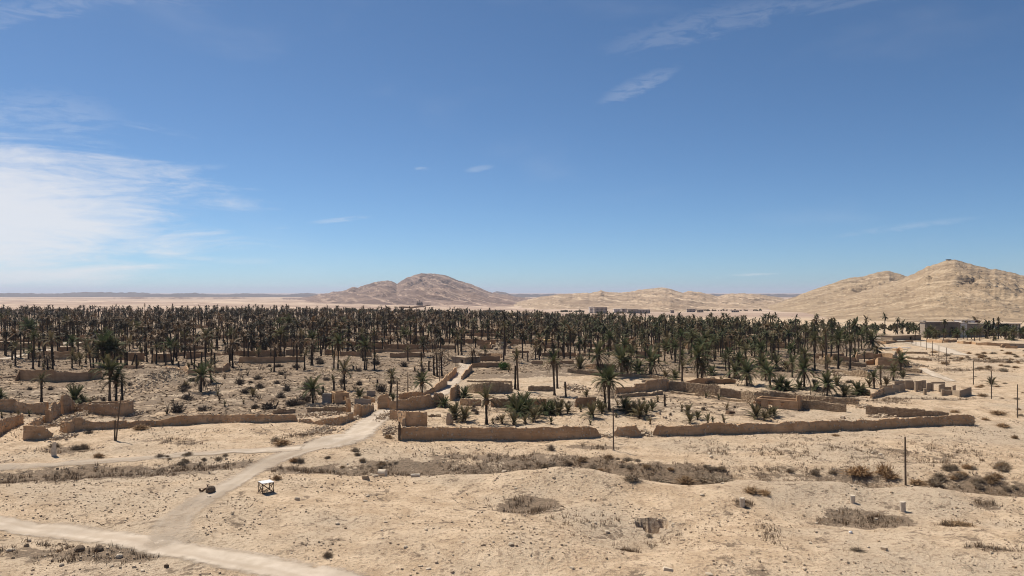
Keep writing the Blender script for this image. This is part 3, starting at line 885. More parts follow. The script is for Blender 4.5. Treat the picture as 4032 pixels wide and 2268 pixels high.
def rubble(t, zx, zy, rx, ry, n, smin, smax, label, hgt=.5, mat='rubble', name='rubble_heap'):
    """a heap of loose stones: centre and radii in tile units"""
    px, py = T(t, zx, zy); x, y, z = G(px, py)
    sc = 2.55 if t else 1.0
    ax = rx / sc / F * y; ay = abs(G(px, py - ry / sc)[1] - G(px, py + ry / sc)[1]) / 2
    a = rng.random(n) * 6.283; r = np.sqrt(rng.random(n)) * np.clip(rng.normal(.75, .3, n), .1, 1.3)
    X = x + np.cos(a) * r * ax; Y = y + np.sin(a) * r * ay
    S = smin + (smax - smin) * rng.random(n) ** 2.2
    Z = height(X, Y) + np.maximum(0, 1 - r) * hgt * rng.random(n) + S * .18
    pos = np.stack([X - x, Y - y, Z - z], -1)
    scl = S[:, None] * rng.uniform(.7, 1.3, (n, 3))
    vv, ff, aa = scatter_mesh(STONES, pos, scl, rng.random(n) * 6.28, rng.integers(0, 7, n), rng.normal(0, .4, n))
    link(name, mesh_np(name, vv, ff, [M[mat]], attr={'rnd': aa}), loc=(x, y, z), label=label, category='rubble', kind='stuff')

# --- long front walls (photograph pixels)
wall(0, [(1578, 1734, 1684), (1700, 1734.5, 1683), (1900, 1734, 1683), (2020, 1733, 1682), (2200, 1731, 1681), (2310, 1727, 1681), (2345, 1723, 1681), (2362, 1720, 1706)],
     'long straight brown mud wall running from the stone gatepost to a broken end', thick=.62, jag=.16)
wall(0, [(2420, 1717, 1704), (2434, 1719, 1683), (2480, 1721, 1675), (2500, 1720, 1676), (2524, 1717, 1700)],
     'short isolated block of brown mud wall between two rubble gaps', thick=.62, jag=.15)
wall(0, [(2574, 1715, 1699), (2588, 1716, 1678), (2750, 1714, 1671), (3024, 1704, 1662), (3160, 1704, 1661), (3380, 1697, 1655), (3535, 1685.5, 1647), (3545, 1685, 1651), (3552, 1684, 1645), (3692, 1677.5, 1638.5), (3820, 1675, 1634), (3838, 1674.5, 1643)],
     'longest mud wall, running to a rounded corner in the open desert', thick=.62, jag=.15)
# --- left boundary wall
wall(1, [(735, 1398, 1262), (800, 1386, 1258), (850, 1382, 1285), (1000, 1375, 1292), (1170, 1368, 1290), (1300, 1362, 1285), (1480, 1352, 1287), (1600, 1346, 1272), (1700, 1342, 1236), (1850, 1335, 1228), (2000, 1320, 1230), (2200, 1311, 1228), (2400, 1306, 1225), (2562, 1308, 1228), (2662, 1309, 1225), (2862, 1300, 1222), (2942, 1296, 1220), (2972, 1290, 1268)],
     'long low tan mud wall with stepped top, before the scrub field', thick=.5, jag=.18)
wall(2, [(430, 1300, 1278), (520, 1312, 1268), (600, 1322, 1280), (700, 1332, 1264), (840, 1333, 1240), (865, 1325, 1236), (900, 1310, 1226), (962, 1284, 1208)],
     'sagging tan wall curving back to the track by the gate', thick=.5, jag=.18)
wall(1, [(608, 1392, 1298), (640, 1410, 1292), (674, 1425, 1288), (705, 1410, 1272), (735, 1396, 1258)], 'stub of wall with thick stone edge at the corner beside collapsed rubble', thick=.55, jag=.14)
wall(5, [(228, 88, -62), (330, 86, -58), (420, 80, -58), (450, 74, -30), (515, 62, 18)], 'square-cornered mud wall piece with broken sloping right end, at the ruin', thick=.5, jag=.12)
wall(1, [(236, 1480, 1338), (310, 1410, 1300), (380, 1355, 1265), (430, 1325, 1240)], 'side wall of the ruined yard, with pale stones along its top', thick=.5, jag=.2)
wall(1, [(-80, 1470, 1320), (0, 1425, 1285), (110, 1365, 1245), (215, 1318, 1215)], 'slanting mud wall that shades the sandy yard at the ruin', thick=.5, jag=.14)
wall(1, [(-80, 1190, 1080), (0, 1192, 1075), (140, 1202, 1070), (185, 1210, 1098), (330, 1218, 1106), (470, 1226, 1110)], 'brown wall with a shallow stepped top behind the ruined yard', thick=.5, jag=.14)
wall(1, [(462, 1342, 1182), (500, 1300, 1135), (575, 1232, 1096)], 'tall crumbling stone cross wall leaning over rubble', 'mud', .8, .3, rough=.1)
wall(1, [(606, 1226, 1040), (650, 1216, 1030), (696, 1195, 1075), (735, 1190, 1112)], 'tallest ruined wall stump with jagged pointed top', 'mud', .8, .25, rough=.1)
wall(1, [(740, 1200, 1118), (900, 1216, 1126), (1100, 1240, 1116), (1230, 1245, 1106), (1300, 1236, 1094), (1320, 1215, 1084), (1300, 1175, 1082), (1200, 1158, 1090), (1100, 1158, 1096), (960, 1168, 1102), (830, 1175, 1108)],
     'smooth curved wall wrapping round an empty mud basin', thick=.45, jag=.06)
wall(1, [(150, 892, 860), (195, 882, 776), (240, 886, 782), (400, 895, 780), (530, 900, 780), (565, 900, 802), (700, 895, 800), (870, 884, 802), (900, 874, 766), (1010, 862, 764)], 'high brown wall with a long dipped gap, behind lone short palm', 'mud_dark', .5, .12)
wall(1, [(-60, 862, 838), (60, 862, 842), (180, 852, 832)], 'low worn bank of wall left of the high brown wall', 'mud', .6, .2)
wall(1, [(290, 660, 615), (330, 666, 600), (560, 672, 592), (700, 668, 590), (800, 665, 612), (822, 655, 626)], 'collapsed yard wall with rubble spilling from its end, above the dusty track', 'mud', .5, .25)
wall(1, [(868, 662, 612), (1000, 662, 608), (1180, 682, 606), (1300, 690, 612), (1440, 694, 608)], 'brown wall behind the dark leafy palms', 'mud_dark', .5, .18)
wall(1, [(1236, 765, 738), (1340, 768, 736), (1440, 765, 734)], 'low wall piece meeting the rubble mound', 'mud', .5, .1)
wall(1, [(1660, 760, 737), (1780, 805, 757), (1880, 825, 775), (1965, 842, 794)], 'smooth wall descending along the shoulder of the mound', 'mud', .5, .1)
wall(1, [(2140, 812, 752), (2222, 800, 756)], 'short wall stub behind low green palm', 'mud', .5, .15)
wall(1, [(2238, 800, 735), (2268, 790, 715), (2290, 778, 708)], 'leaning wall end beside the withered palm cluster', 'mud', .5, .15)
wall(1, [(2388, 712, 668), (2400, 712, 650), (2562, 712, 652), (2700, 708, 652), (2862, 706, 650), (3040, 700, 645)], 'long brown wall along the top of the scrub field', 'mud', .5, .14)
wall(1, [(1640, 655, 604), (1800, 640, 602), (1930, 632, 596), (2060, 622, 600), (2240, 632, 612), (2400, 640, 586), (2562, 640, 582), (2820, 632, 576)], 'brown garden wall behind bare charred trunks', 'mud_dark', .5, .15)
wall(1, [(1868, 672, 620), (1960, 660, 616), (2100, 645, 610)], 'dark low wall with rubble at its foot, beneath tall bare trunk', 'mud_dark', .5, .15)
wall(1, [(1450, 562, 532), (1600, 566, 530), (1800, 582, 520), (1910, 570, 512)], 'weathered wall stepping up behind three bare trunks', 'mud', .5, .18)
wall(1, [(1800, 585, 520), (2000, 575, 540), (2200, 560, 548)], 'low wall receding towards far palms', 'mud_dark', .5, .15)
wall(1, [(570, 462, 432), (760, 465, 430), (1000, 472, 432)], 'pale wall behind dusty clearing', 'mud', .5, .14)
wall(1, [(1100, 488, 458), (1290, 494, 456), (1600, 500, 462), (2000, 505, 462)], 'long grey wall behind the row of bare trunks', 'mud_dark', .5, .12)
# --- middle
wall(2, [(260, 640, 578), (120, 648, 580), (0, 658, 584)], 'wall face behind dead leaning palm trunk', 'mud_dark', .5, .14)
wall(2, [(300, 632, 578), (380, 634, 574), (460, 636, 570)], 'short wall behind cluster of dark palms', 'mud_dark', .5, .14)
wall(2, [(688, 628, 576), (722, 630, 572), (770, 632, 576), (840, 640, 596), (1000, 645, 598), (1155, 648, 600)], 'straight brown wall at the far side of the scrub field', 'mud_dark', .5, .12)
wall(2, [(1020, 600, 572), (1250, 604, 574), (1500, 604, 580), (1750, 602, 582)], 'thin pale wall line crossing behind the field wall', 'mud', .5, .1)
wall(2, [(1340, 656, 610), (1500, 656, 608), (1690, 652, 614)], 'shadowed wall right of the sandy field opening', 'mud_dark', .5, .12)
wall(2, [(1115, 570, 518), (1200, 568, 514), (1270, 566, 522)], 'tall dark wall among far garden ruins', 'mud_dark', .5, .15)
wall(2, [(1280, 578, 536), (1320, 576, 524), (1600, 578, 526), (1800, 575, 530), (2000, 572, 534)], 'long dark wall of the far garden enclosure', 'mud_dark', .5, .12)
wall(2, [(1150, 478, 432), (1280, 480, 440), (1430, 478, 446)], 'far wall in two steps amid palms', 'mud', .5, .12)
wall(2, [(660, 490, 455), (800, 488, 452), (870, 480, 440)], 'far tan wall behind dark palm pair', 'mud', .5, .15)
wall(2, [(0, 500, 478), (120, 505, 475), (350, 498, 472)], 'far wall strip left of dense palms', 'mud', .5, .12)
wall(2, [(0, 560, 510), (110, 552, 508)], 'tall pale wall end at left of leaning palms', 'mud', .5, .12)
# stone-built ruin by the gate
wall(2, [(295, 1128, 1100), (400, 1128, 1096), (500, 1124, 1092)], 'low rubble wall remnant behind the fallen house', 'stonewall', .5, .2, name='stone_wall', stones=.32)
wall(2, [(165, 1222, 1185), (270, 1216, 1165), (380, 1208, 1160)], 'low fieldstone wall left of the fallen house', 'stonewall', .6, .2, name='stone_wall', stones=.34)
wall(2, [(515, 1205, 1150), (640, 1208, 1148), (780, 1205, 1152), (895, 1195, 1148)], 'dark fieldstone terrace wall below the roofless hut', 'stonewall', .6, .18, name='stone_wall', stones=.34)
wall(2, [(906, 1205, 1072), (925, 1206, 1070), (944, 1204, 1078)], 'narrow upright stone pillar left standing by the gate', 'mud', .7, .25, name='stone_pillar', rough=.1)
wall(2, [(984, 1242, 1128), (1010, 1250, 1122), (1045, 1252, 1124)], 'square gate wall end facing the track', 'mud', .5, .1)
wall(2, [(1050, 1252, 1150), (1075, 1240, 1130), (1120, 1215, 1130), (1168, 1188, 1098)], 'gate wing wall rising along the left of the track', 'mud', .5, .2)
wall(2, [(1214, 1176, 1052), (1240, 1176, 1026), (1310, 1170, 1018), (1322, 1160, 1050), (1345, 1150, 1064)], 'tall gate wall standing right of the entrance gap', 'mud', .5, .2)
wall(2, [(1340, 1178, 1098), (1400, 1184, 1082), (1500, 1184, 1072), (1600, 1176, 1052), (1680, 1166, 1036), (1740, 1156, 1022), (1756, 1152, 1054), (1775, 1148, 1050), (1790, 1144, 1010), (1855, 1132, 1004), (1872, 1118, 1036)], 'big ragged wall climbing beside the lane with a deep notch', 'mud', .5, .18)
wall(2, [(1430, 1080, 1018), (1500, 1076, 1008), (1570, 1068, 1000), (1640, 1055, 998), (1690, 1035, 1010)], 'rounded reddish wall behind the big ragged lane wall', 'mud', .5, .14)
wall(2, [(1700, 1032, 992), (1760, 1012, 962), (1830, 986, 902), (1890, 955, 846), (1908, 932, 832)], 'left lane wall stepping up with ragged top', 'mud', .5, .2)
wall(2, [(1922, 898, 832), (1955, 862, 792), (1988, 830, 756), (2002, 806, 742)], 'left lane wall farther up beside the rubble slope', 'mud', .5, .2)
wall(2, [(2058, 880, 838), (2090, 850, 790), (2130, 815, 745), (2158, 785, 716)], 'right lane wall at the top of the lane', 'mud', .5, .2)
wall(2, [(1945, 1092, 962), (1962, 1088, 948), (1978, 1082, 946), (2005, 1058, 930), (2032, 1036, 918)], 'broken right lane wall with tall ragged end', 'mud', .5, .3)
wall(2, [(1343, 1276, 1182), (1420, 1282, 1186), (1500, 1345, 1192), (1600, 1352, 1194), (1712, 1351, 1198)], 'box-like wall of the small yard behind the concrete post', 'mud', .5, .08)
wall(2, [(1472, 1348, 1262), (1490, 1340, 1250), (1502, 1318, 1248)], 'stubby square pier capped with pale stone', 'mud_pale', .6, .08)
wall(2, [(1722, 1252, 1240), (1780, 1246, 1230), (1850, 1248, 1236)], 'low curved garden kerb of stones', 'stonewall', .45, .1, name='stone_kerb', stones=.28)
wall(2, [(1915, 1332, 1218), (1935, 1334, 1208), (1958, 1328, 1240)], 'slim broken stone pillar in the sandy garden', 'mud_pale', .7, .25, name='stone_pillar', rough=.1)
wall(2, [(2162, 758, 716), (2300, 756, 708), (2450, 752, 704)], 'flat straight wall behind round green bush', 'mud_dark', .5, .08)
wall(2, [(2110, 896, 882), (2300, 902, 884), (2560, 908, 890)], 'thin stone kerb line across the raised plot', 'stonewall', .5, .06, name='stone_kerb', stones=.3)
wall(2, [(2120, 1002, 934), (2200, 1014, 918), (2300, 1018, 916), (2420, 1012, 912), (2560, 1004, 914)], 'dark rubble retaining wall of the raised plot', 'stonewall', .6, .2, name='stone_wall', stones=.38)
wall(2, [(2045, 1132, 1068), (2150, 1140, 1066), (2250, 1142, 1076)], 'brown garden wall left of the tall tufted palm', 'mud_dark', .5, .12)
wall(2, [(2350, 1156, 1068), (2450, 1158, 1066), (2600, 1150, 1072), (2900, 1148, 1070)], 'brown garden wall behind the low bushy palms', 'mud_dark', .5, .12)
wall(2, [(2225, 640, 612), (2350, 640, 610), (2460, 660, 618)], 'wall stretch beside collapsed white slabs', 'mud_dark', .5, .15)
wall(2, [(2240, 570, 530), (2340, 572, 528), (2350, 560, 500)], 'far wall left of collapsed roof slabs', 'mud', .5, .15)
wall(2, [(2200, 688, 640), (2300, 690, 640), (2440, 690, 640)], 'wall behind short palm on the lane', 'mud_dark', .5, .15)
# --- right centre
wall(3, [(196, 722, 690), (260, 724, 684), (312, 726, 690)], 'low wall piece at the edge of the raised plot', 'mud', .5, .1)
wall(3, [(370, 715, 692), (480, 722, 688), (620, 720, 684)], 'grey flat wall behind the twin tall palms', 'mud_dark', .5, .1)
wall(3, [(512, 742, 716), (640, 748, 722), (740, 758, 735)], 'pale plastered wall with flat top', 'mud_pale', .5, .05)
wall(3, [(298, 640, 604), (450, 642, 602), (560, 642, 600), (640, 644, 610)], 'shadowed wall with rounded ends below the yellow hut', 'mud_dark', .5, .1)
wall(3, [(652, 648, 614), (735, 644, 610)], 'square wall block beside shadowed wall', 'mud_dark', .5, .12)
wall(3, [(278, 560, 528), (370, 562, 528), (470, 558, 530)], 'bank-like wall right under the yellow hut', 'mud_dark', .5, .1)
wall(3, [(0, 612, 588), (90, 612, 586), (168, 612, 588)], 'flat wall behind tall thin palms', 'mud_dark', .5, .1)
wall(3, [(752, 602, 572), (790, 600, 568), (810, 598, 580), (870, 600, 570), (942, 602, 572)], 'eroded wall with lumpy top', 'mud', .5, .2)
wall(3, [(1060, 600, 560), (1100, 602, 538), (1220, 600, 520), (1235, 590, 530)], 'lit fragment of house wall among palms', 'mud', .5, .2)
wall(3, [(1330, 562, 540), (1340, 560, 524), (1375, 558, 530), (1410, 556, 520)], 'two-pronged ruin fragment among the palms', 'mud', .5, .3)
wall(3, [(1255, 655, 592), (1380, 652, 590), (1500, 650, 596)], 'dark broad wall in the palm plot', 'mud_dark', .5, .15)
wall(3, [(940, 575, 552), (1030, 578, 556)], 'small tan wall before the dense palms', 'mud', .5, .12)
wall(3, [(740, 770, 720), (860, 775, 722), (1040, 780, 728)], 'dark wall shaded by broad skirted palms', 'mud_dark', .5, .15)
wall(3, [(1000, 842, 826), (1210, 850, 818), (1400, 862, 832), (1550, 885, 858)], 'low terrace edge under the skirted palms', 'stonewall', .5, .1, name='stone_wall', stones=.42)
wall(3, [(560, 800, 770), (800, 830, 790), (1010, 850, 812)], 'rising field bank with stones on the raised plot', 'stonewall', .6, .1, name='stone_wall', stones=.42)
wall(3, [(1740, 918, 893), (1800, 920, 880), (1870, 922, 866), (2000, 924, 870), (2100, 922, 868), (2190, 918, 862), (2235, 910, 870)], 'dark wall with hollow top under drooping palms', 'mud_dark', .5, .2)
wall(3, [(1038, 1022, 952), (1130, 1016, 950), (1228, 1008, 945), (1236, 1006, 916), (1335, 1000, 910), (1345, 998, 886), (1450, 992, 874), (1540, 985, 864), (1566, 975, 872)], 'stepped high wall of the roofless house facing the garden', 'mud', .5, .07)
wall(3, [(1300, 905, 884), (1420, 898, 872), (1530, 900, 866)], 'back wall of the roofless stepped house', 'mud_pale', .5, .06)
wall(3, [(1570, 985, 893), (1740, 1000, 905), (1900, 1020, 918), (2080, 1045, 942), (2095, 1050, 962), (2300, 1070, 985), (2440, 1092, 996), (2580, 1100, 1012)], 'long rough stone retaining wall sloping across the garden', 'stonewall', .6, .12, name='stone_wall', stones=.40)
wall(3, [(1572, 1004, 988), (1800, 1032, 1012), (2100, 1072, 1050), (2430, 1118, 1094)], 'lower stone ledge below the sloping retaining wall', 'stonewall', .6, .08, name='stone_kerb', stones=.36)
wall(3, [(636, 1150, 1090), (650, 1152, 1060), (740, 1150, 1056), (842, 1142, 1050)], 'isolated dark wall slab by leaning palm pair', 'mud_dark', .5, .12)
wall(3, [(165, 990, 938), (220, 992, 930), (330, 992, 936), (412, 988, 946)], 'dark dry-stone wall between palm trunks', 'stonewall', .6, .15, name='stone_wall', stones=.36)
wall(3, [(1048, 1056, 1030), (1200, 1050, 1018), (1350, 1040, 1005), (1500, 1024, 992)], 'burnt rubble bank under the stepped house', 'stonewall', .8, .2, name='stone_wall', stones=.36)
# --- right
wall(4, [(-60, 1070, 985), (60, 1060, 990), (200, 1068, 1005), (345, 1085, 1030), (360, 1090, 1034), (600, 1108, 1048), (910, 1130, 1066)], 'long stone wall between the palm thicket and the farm hut', 'stonewall', .6, .1, name='stone_wall', stones=.40)
wall(4, [(330, 1168, 1082), (420, 1174, 1090), (600, 1188, 1106), (786, 1202, 1120)], 'fieldstone wall joined to the farm hut pier', 'stonewall', .55, .08, name='stone_wall', stones=.32)
wall(4, [(290, 1182, 1040), (310, 1183, 1036), (336, 1170, 1042)], 'tall square pier at the farm hut corner', 'mud', .7, .08, name='stone_pillar')
wall(4, [(988, 1222, 1132), (1100, 1236, 1142), (1300, 1250, 1158), (1560, 1250, 1182), (1805, 1242, 1204)], 'tapering fieldstone wall behind the long front wall', 'stonewall', .6, .1, name='stone_wall', stones=.34)
wall(4, [(1036, 1068, 1020), (1060, 1062, 1010), (1165, 1030, 954)], 'sloping brown wall of the concrete compound', 'mud', .5, .08)
def slab(t, pts, label, mat='mud_pale', thick=.28, jag=.02):
    return wall(t, pts, label, mat, thick, jag, name='plaster_wall', flecks=False, rough=.01)
slab(4, [(1168, 1028, 950), (1220, 1020, 952), (1270, 1012, 956)], 'sunlit plaster panel of the compound beside sloping wall')
slab(4, [(1120, 985, 944), (1250, 975, 926)], 'rear left plaster wall of the compound')
slab(4, [(1252, 1004, 926), (1312, 1000, 932)], 'plaster panel of the compound with small recess')
slab(4, [(1314, 998, 922), (1372, 984, 916)], 'plaster panel next to the tallest compound wall')
slab(4, [(1374, 974, 884), (1452, 968, 884), (1462, 968, 905), (1478, 966, 925)], 'tallest compound wall with sloping broken end')
slab(4, [(1500, 986, 892), (1540, 990, 886), (1543, 985, 884), (1586, 988, 884)], 'compound wall pair with narrow slot window')
slab(4, [(1590, 986, 912), (1652, 984, 906)], 'shaded compound wall beside gate frame')
slab(4, [(1716, 1002, 928), (1770, 990, 918)], 'small compound wall block with broken window')
slab(4, [(1772, 978, 948), (1840, 978, 950), (1852, 985, 940), (1880, 985, 928)], 'broken rear compound wall at right')
slab(4, [(1757, 1036, 984), (1840, 1030, 982)], 'low front wall between post and outer corner')
slab(4, [(1846, 1030, 982), (1925, 1052, 986), (2036, 1026, 950)], 'outer corner wall of the compound with long shadow')
slab(4, [(1940, 965, 942), (2036, 985, 952)], 'thin rear rim wall of the compound')
slab(4, [(1270, 930, 894), (1320, 925, 890), (1370, 925, 886)], 'roof-height rear wall of the compound')
for (zx, zb, zt, lab) in [(1570, 1026, 970, 'short square plaster post at the compound front'), (1746, 1036, 974, 'square plaster post at the end of the low front wall'), (1482, 992, 892, 'tall thin plaster post beside slot window wall')]:
    x, y, z = TG(4, zx, zb); h = (zb - zt) / 2.5417 / F * y
    m = MB(); m.box(-.28, .28, -.28, .28, -.2, h); m.box(-.33, .33, -.33, .33, h, h + .08)
    m.obj('gate_post', M['mud_pale'], loc=(x, y, z), label=lab, category='post')
# gate frame
x, y, z = TG(4, 1645, 984); x2 = TG(4, 1765, 984)[0]; h = (984 - 898) / 2.5417 / F * y
g = thing('open_gateway', 'open concrete gate frame with lintel in the compound', 'gate', (x, y, z))
m = MB(); m.box(-.2, .2, -.2, .2, -.2, h - .4); m.obj('gate_post', M['mud_pale'], g)
m = MB(); m.box(-.2, .2, -.2, .2, -.2, h - .5); m.obj('gate_post', M['mud_pale'], g, (x2 - x, .3, 0))
m = MB(); m.box(-.3, x2 - x + .3, -.22, .22, h - .42, h); m.obj('lintel', M['mud_pale'], g)
# upper right ruins
W4 = [([(405, 640, 614), (560, 645, 618), (640, 648, 622), (760, 640, 612)], 'far thin wall at the top of the terraces', 'mud_dark', .5),
      ([(455, 668, 632), (512, 670, 630)], 'brown wall block on the upper terrace', 'mud', .5),
      ([(566, 672, 640), (600, 675, 645), (622, 674, 650)], 'crumbled wall knob on the upper terrace', 'mud', .7),
      ([(636, 690, 650), (650, 692, 636), (780, 695, 640), (800, 696, 652), (880, 698, 656)], 'reddish house wall on the upper terrace', 'mud', .5),
      ([(884, 700, 640), (896, 700, 598), (906, 698, 640)], 'spire-like wall remnant on the upper terrace', 'mud', .8),
      ([(905, 668, 622), (1000, 668, 606), (1140, 668, 612), (1258, 672, 616)], 'long reddish wall with straight top on the upper terrace', 'mud', .5),
      ([(1260, 690, 620), (1272, 680, 600), (1290, 660, 612)], 'bright end pillar of the upper terrace house', 'mud_pale', .7),
      ([(980, 730, 696), (1020, 728, 684), (1076, 726, 668)], 'leaning broken wall lobes beside the great arched wall', 'mud_dark', .6),
      ([(1076, 722, 690), (1090, 735, 660), (1110, 742, 646), (1250, 750, 656), (1380, 752, 668), (1412, 740, 700)], 'great rounded reddish wall above the lone palm', 'mud', .5),
      ([(1300, 618, 560), (1320, 612, 545), (1345, 622, 555), (1352, 628, 600)], 'jagged tower-like remnant above the terraces', 'mud', .9),
      ([(1255, 585, 565), (1290, 586, 560), (1315, 584, 562)], 'square earth block on the upper slope', 'mud', .9),
      ([(1100, 515, 495), (1180, 520, 488), (1270, 508, 480)], 'worn earth bank near the bend of the gravel road', 'mud', .8),
      ([(690, 462, 440), (790, 466, 436), (850, 462, 448)], 'far wall before the feathery palms', 'mud', .5),
      ([(1052, 456, 438), (1150, 458, 438), (1238, 462, 438)], 'far smooth wall beside the gravel road', 'mud_pale', .5),
      ([(1590, 500, 468), (1680, 504, 474), (1750, 508, 478)], 'roadside wall with low straight top', 'mud', .5),
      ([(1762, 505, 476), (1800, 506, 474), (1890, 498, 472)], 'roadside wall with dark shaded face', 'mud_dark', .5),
      ([(1896, 512, 494), (1960, 518, 490), (2010, 520, 500), (2040, 520, 494), (2088, 526, 500)], 'roadside wall broken into humps', 'mud', .5),
      ([(2096, 530, 504), (2200, 534, 504), (2280, 538, 508), (2420, 545, 514), (2510, 548, 518)], 'long roadside wall near the hotel palms', 'mud', .5),
      ([(2336, 556, 540), (2350, 555, 524), (2385, 552, 528)], 'slumped wall knob in front of the long roadside wall', 'mud_dark', .8),
      ([(2378, 562, 540), (2500, 566, 542)], 'low wall close to the desert shrubs', 'mud', .5)]
for pts, lab, mt, th_ in W4:
    wall(4, pts, lab, mt, th_, .16)
W4S = [([(395, 705, 664), (600, 722, 680), (800, 740, 700), (985, 752, 716)], 'long stepped stone terrace below the upper houses'),
       ([(1090, 770, 738), (1250, 778, 744), (1400, 795, 760), (1540, 812, 772)], 'stone terrace ending at the sandy path'),
       ([(655, 812, 772), (760, 825, 778), (860, 850, 784), (1020, 870, 806)], 'ruined stone terrace above the drooping palms'),
       ([(1362, 615, 596), (1480, 618, 598), (1600, 622, 602)], 'distant low stone wall near the power poles'),
       ([(1400, 670, 652), (1520, 680, 658), (1640, 690, 668)], 'thin stone wall line running to the power poles')]
for pts, lab in W4S:
    wall(4, pts, lab, 'stonewall', .6, .14, name='stone_wall', stones=.5)

# ------------------------------------------------------------------ rubble heaps
rubble(5, 640, 60, 130, 40, 260, .12, .45, 'fan of tumbled stones below the corner stub', .3)
rubble(1, 560, 1330, 90, 70, 260, .15, .55, 'heap of fallen stones and burnt beams between ruined walls', .7)
rubble(1, 850, 1215, 120, 28, 220, .12, .4, 'stone spill along the foot of the curved basin wall', .3)
rubble(1, 1400, 1220, 45, 40, 90, .15, .5, 'small rubble patch beside the curved basin wall', .5)
rubble(1, 920, 1085, 50, 30, 90, .15, .55, 'yellow earth and stone heap beside low leafy palm', .9)
rubble(1, 780, 655, 80, 22, 160, .15, .6, 'rubble spilling from the collapsed yard wall', .5)
rubble(1, 130, 700, 140, 20, 200, .15, .5, 'gravelly stones scattered along the dusty track edge', .2)
rubble(1, 1560, 830, 260, 60, 420, .12, .5, 'stones littering the front of the rubble mound', .2)
rubble(2, 640, 1225, 260, 22, 420, .12, .45, 'mass of stones between the sagging wall and terrace', .3)
rubble(2, 640, 1135, 190, 14, 200, .12, .5, 'broken blocks around the roofless hut', .25)
rubble(2, 1005, 1270, 40, 20, 80, .12, .45, 'stones fallen at the gate wall foot', .3)
rubble(2, 1290, 1240, 90, 60, 260, .10, .4, 'slope of loose stones right of the track', .25)
rubble(2, 1330, 1390, 70, 50, 240, .10, .42, 'bank of pale stones beside the concrete post', .3)
rubble(2, 640, 1400, 230, 36, 420, .08, .35, 'gravel bank in front of the sagging wall', .2)
rubble(2, 1860, 720, 90, 70, 420, .2, .7, 'pale rubble slope beside the upper lane', 1.2)
rubble(3, 950, 1445, 70, 22, 170, .12, .42, 'stones fallen in the gap next to the tall thin pole', .3)
rubble(3, 1330, 1420, 70, 26, 190, .12, .48, 'stone heap in the gap beside the longest wall', .55)
rubble(3, 640, 960, 120, 40, 240, .15, .6, 'rocky rubble below the raised plot', .5)
rubble(3, 980, 1050, 120, 18, 120, .12, .4, 'stones under the stepped house', .2)
rubble(4, 950, 1150, 90, 22, 200, .12, .5, 'stones heaped beside the boulder at the wall corner', .4)
rubble(4, 1130, 1245, 130, 14, 150, .15, .5, 'pale stones at the foot of the tapering stone wall', .25)
rubble(4, 1450, 730, 60, 40, 150, .2, .7, 'stones spilling from the great rounded wall', .5)
rubble(4, 820, 840, 150, 36, 260, .2, .7, 'rocky spill under the ruined terrace', .5)
rubble(4, 1680, 640, 60, 14, 60, .2, .6, 'white rubble near the power poles', .2)
rubble(2, 2450, 545, 100, 40, 140, .4, 1.6, 'collapsed pale roof slabs and blocks', 1.5)

# ------------------------------------------------------------------ huts
def panel(mb, p0, p1, z0, h, th_, openings=(), mi=0):
    """wall panel from p0 to p1 with rectangular openings (s0,s1,b,t) as real holes"""
    p0 = np.array(p0, float); p1 = np.array(p1, float)
    L = np.hypot(*(p1 - p0)); d = (p1 - p0) / L; nrm = np.array([d[1], -d[0]])
    xs = sorted({0.0, L, *[min(max(v, 0), L) for o in openings for v in o[:2]]})
    zs = sorted({0.0, h, *[min(max(v, 0), h) for o in openings for v in o[2:]]})
    def solid(i, j):
        if i < 0 or j < 0 or i >= len(xs) - 1 or j >= len(zs) - 1: return False
        cx_, cz = (xs[i] + xs[i + 1]) / 2, (zs[j] + zs[j + 1]) / 2
        return not any(o[0] < cx_ < o[1] and o[2] < cz < o[3] for o in openings)
    def pt(s_, z_, side):
        q_ = p0 + d * s_ + nrm * (th_ / 2 * side)
        return (q_[0], q_[1], z0 + z_ - (.3 if z_ == 0 else 0))
    for i in range(len(xs) - 1):
        for j in range(len(zs) - 1):
            if not solid(i, j): continue
            a, b, c, e = xs[i], xs[i + 1], zs[j], zs[j + 1]
            mb.add([pt(a, c, 1), pt(b, c, 1), pt(b, e, 1), pt(a, e, 1)], [(0, 1, 2, 3)], mi)
            mb.add([pt(a, c, -1), pt(b, c, -1), pt(b, e, -1), pt(a, e, -1)], [(3, 2, 1, 0)], mi)
            if not solid(i - 1, j): mb.add([pt(a, c, -1), pt(a, c, 1), pt(a, e, 1), pt(a, e, -1)], [(0, 1, 2, 3)], mi)
            if not solid(i + 1, j): mb.add([pt(b, c, 1), pt(b, c, -1), pt(b, e, -1), pt(b, e, 1)], [(0, 1, 2, 3)], mi)
            if not solid(i, j + 1): mb.add([pt(a, e, 1), pt(b, e, 1), pt(b, e, -1), pt(a, e, -1)], [(0, 1, 2, 3)], mi)
            if not solid(i, j - 1): mb.add([pt(a, c, -1), pt(b, c, -1), pt(b, c, 1), pt(a, c, 1)], [(0, 1, 2, 3)], mi)

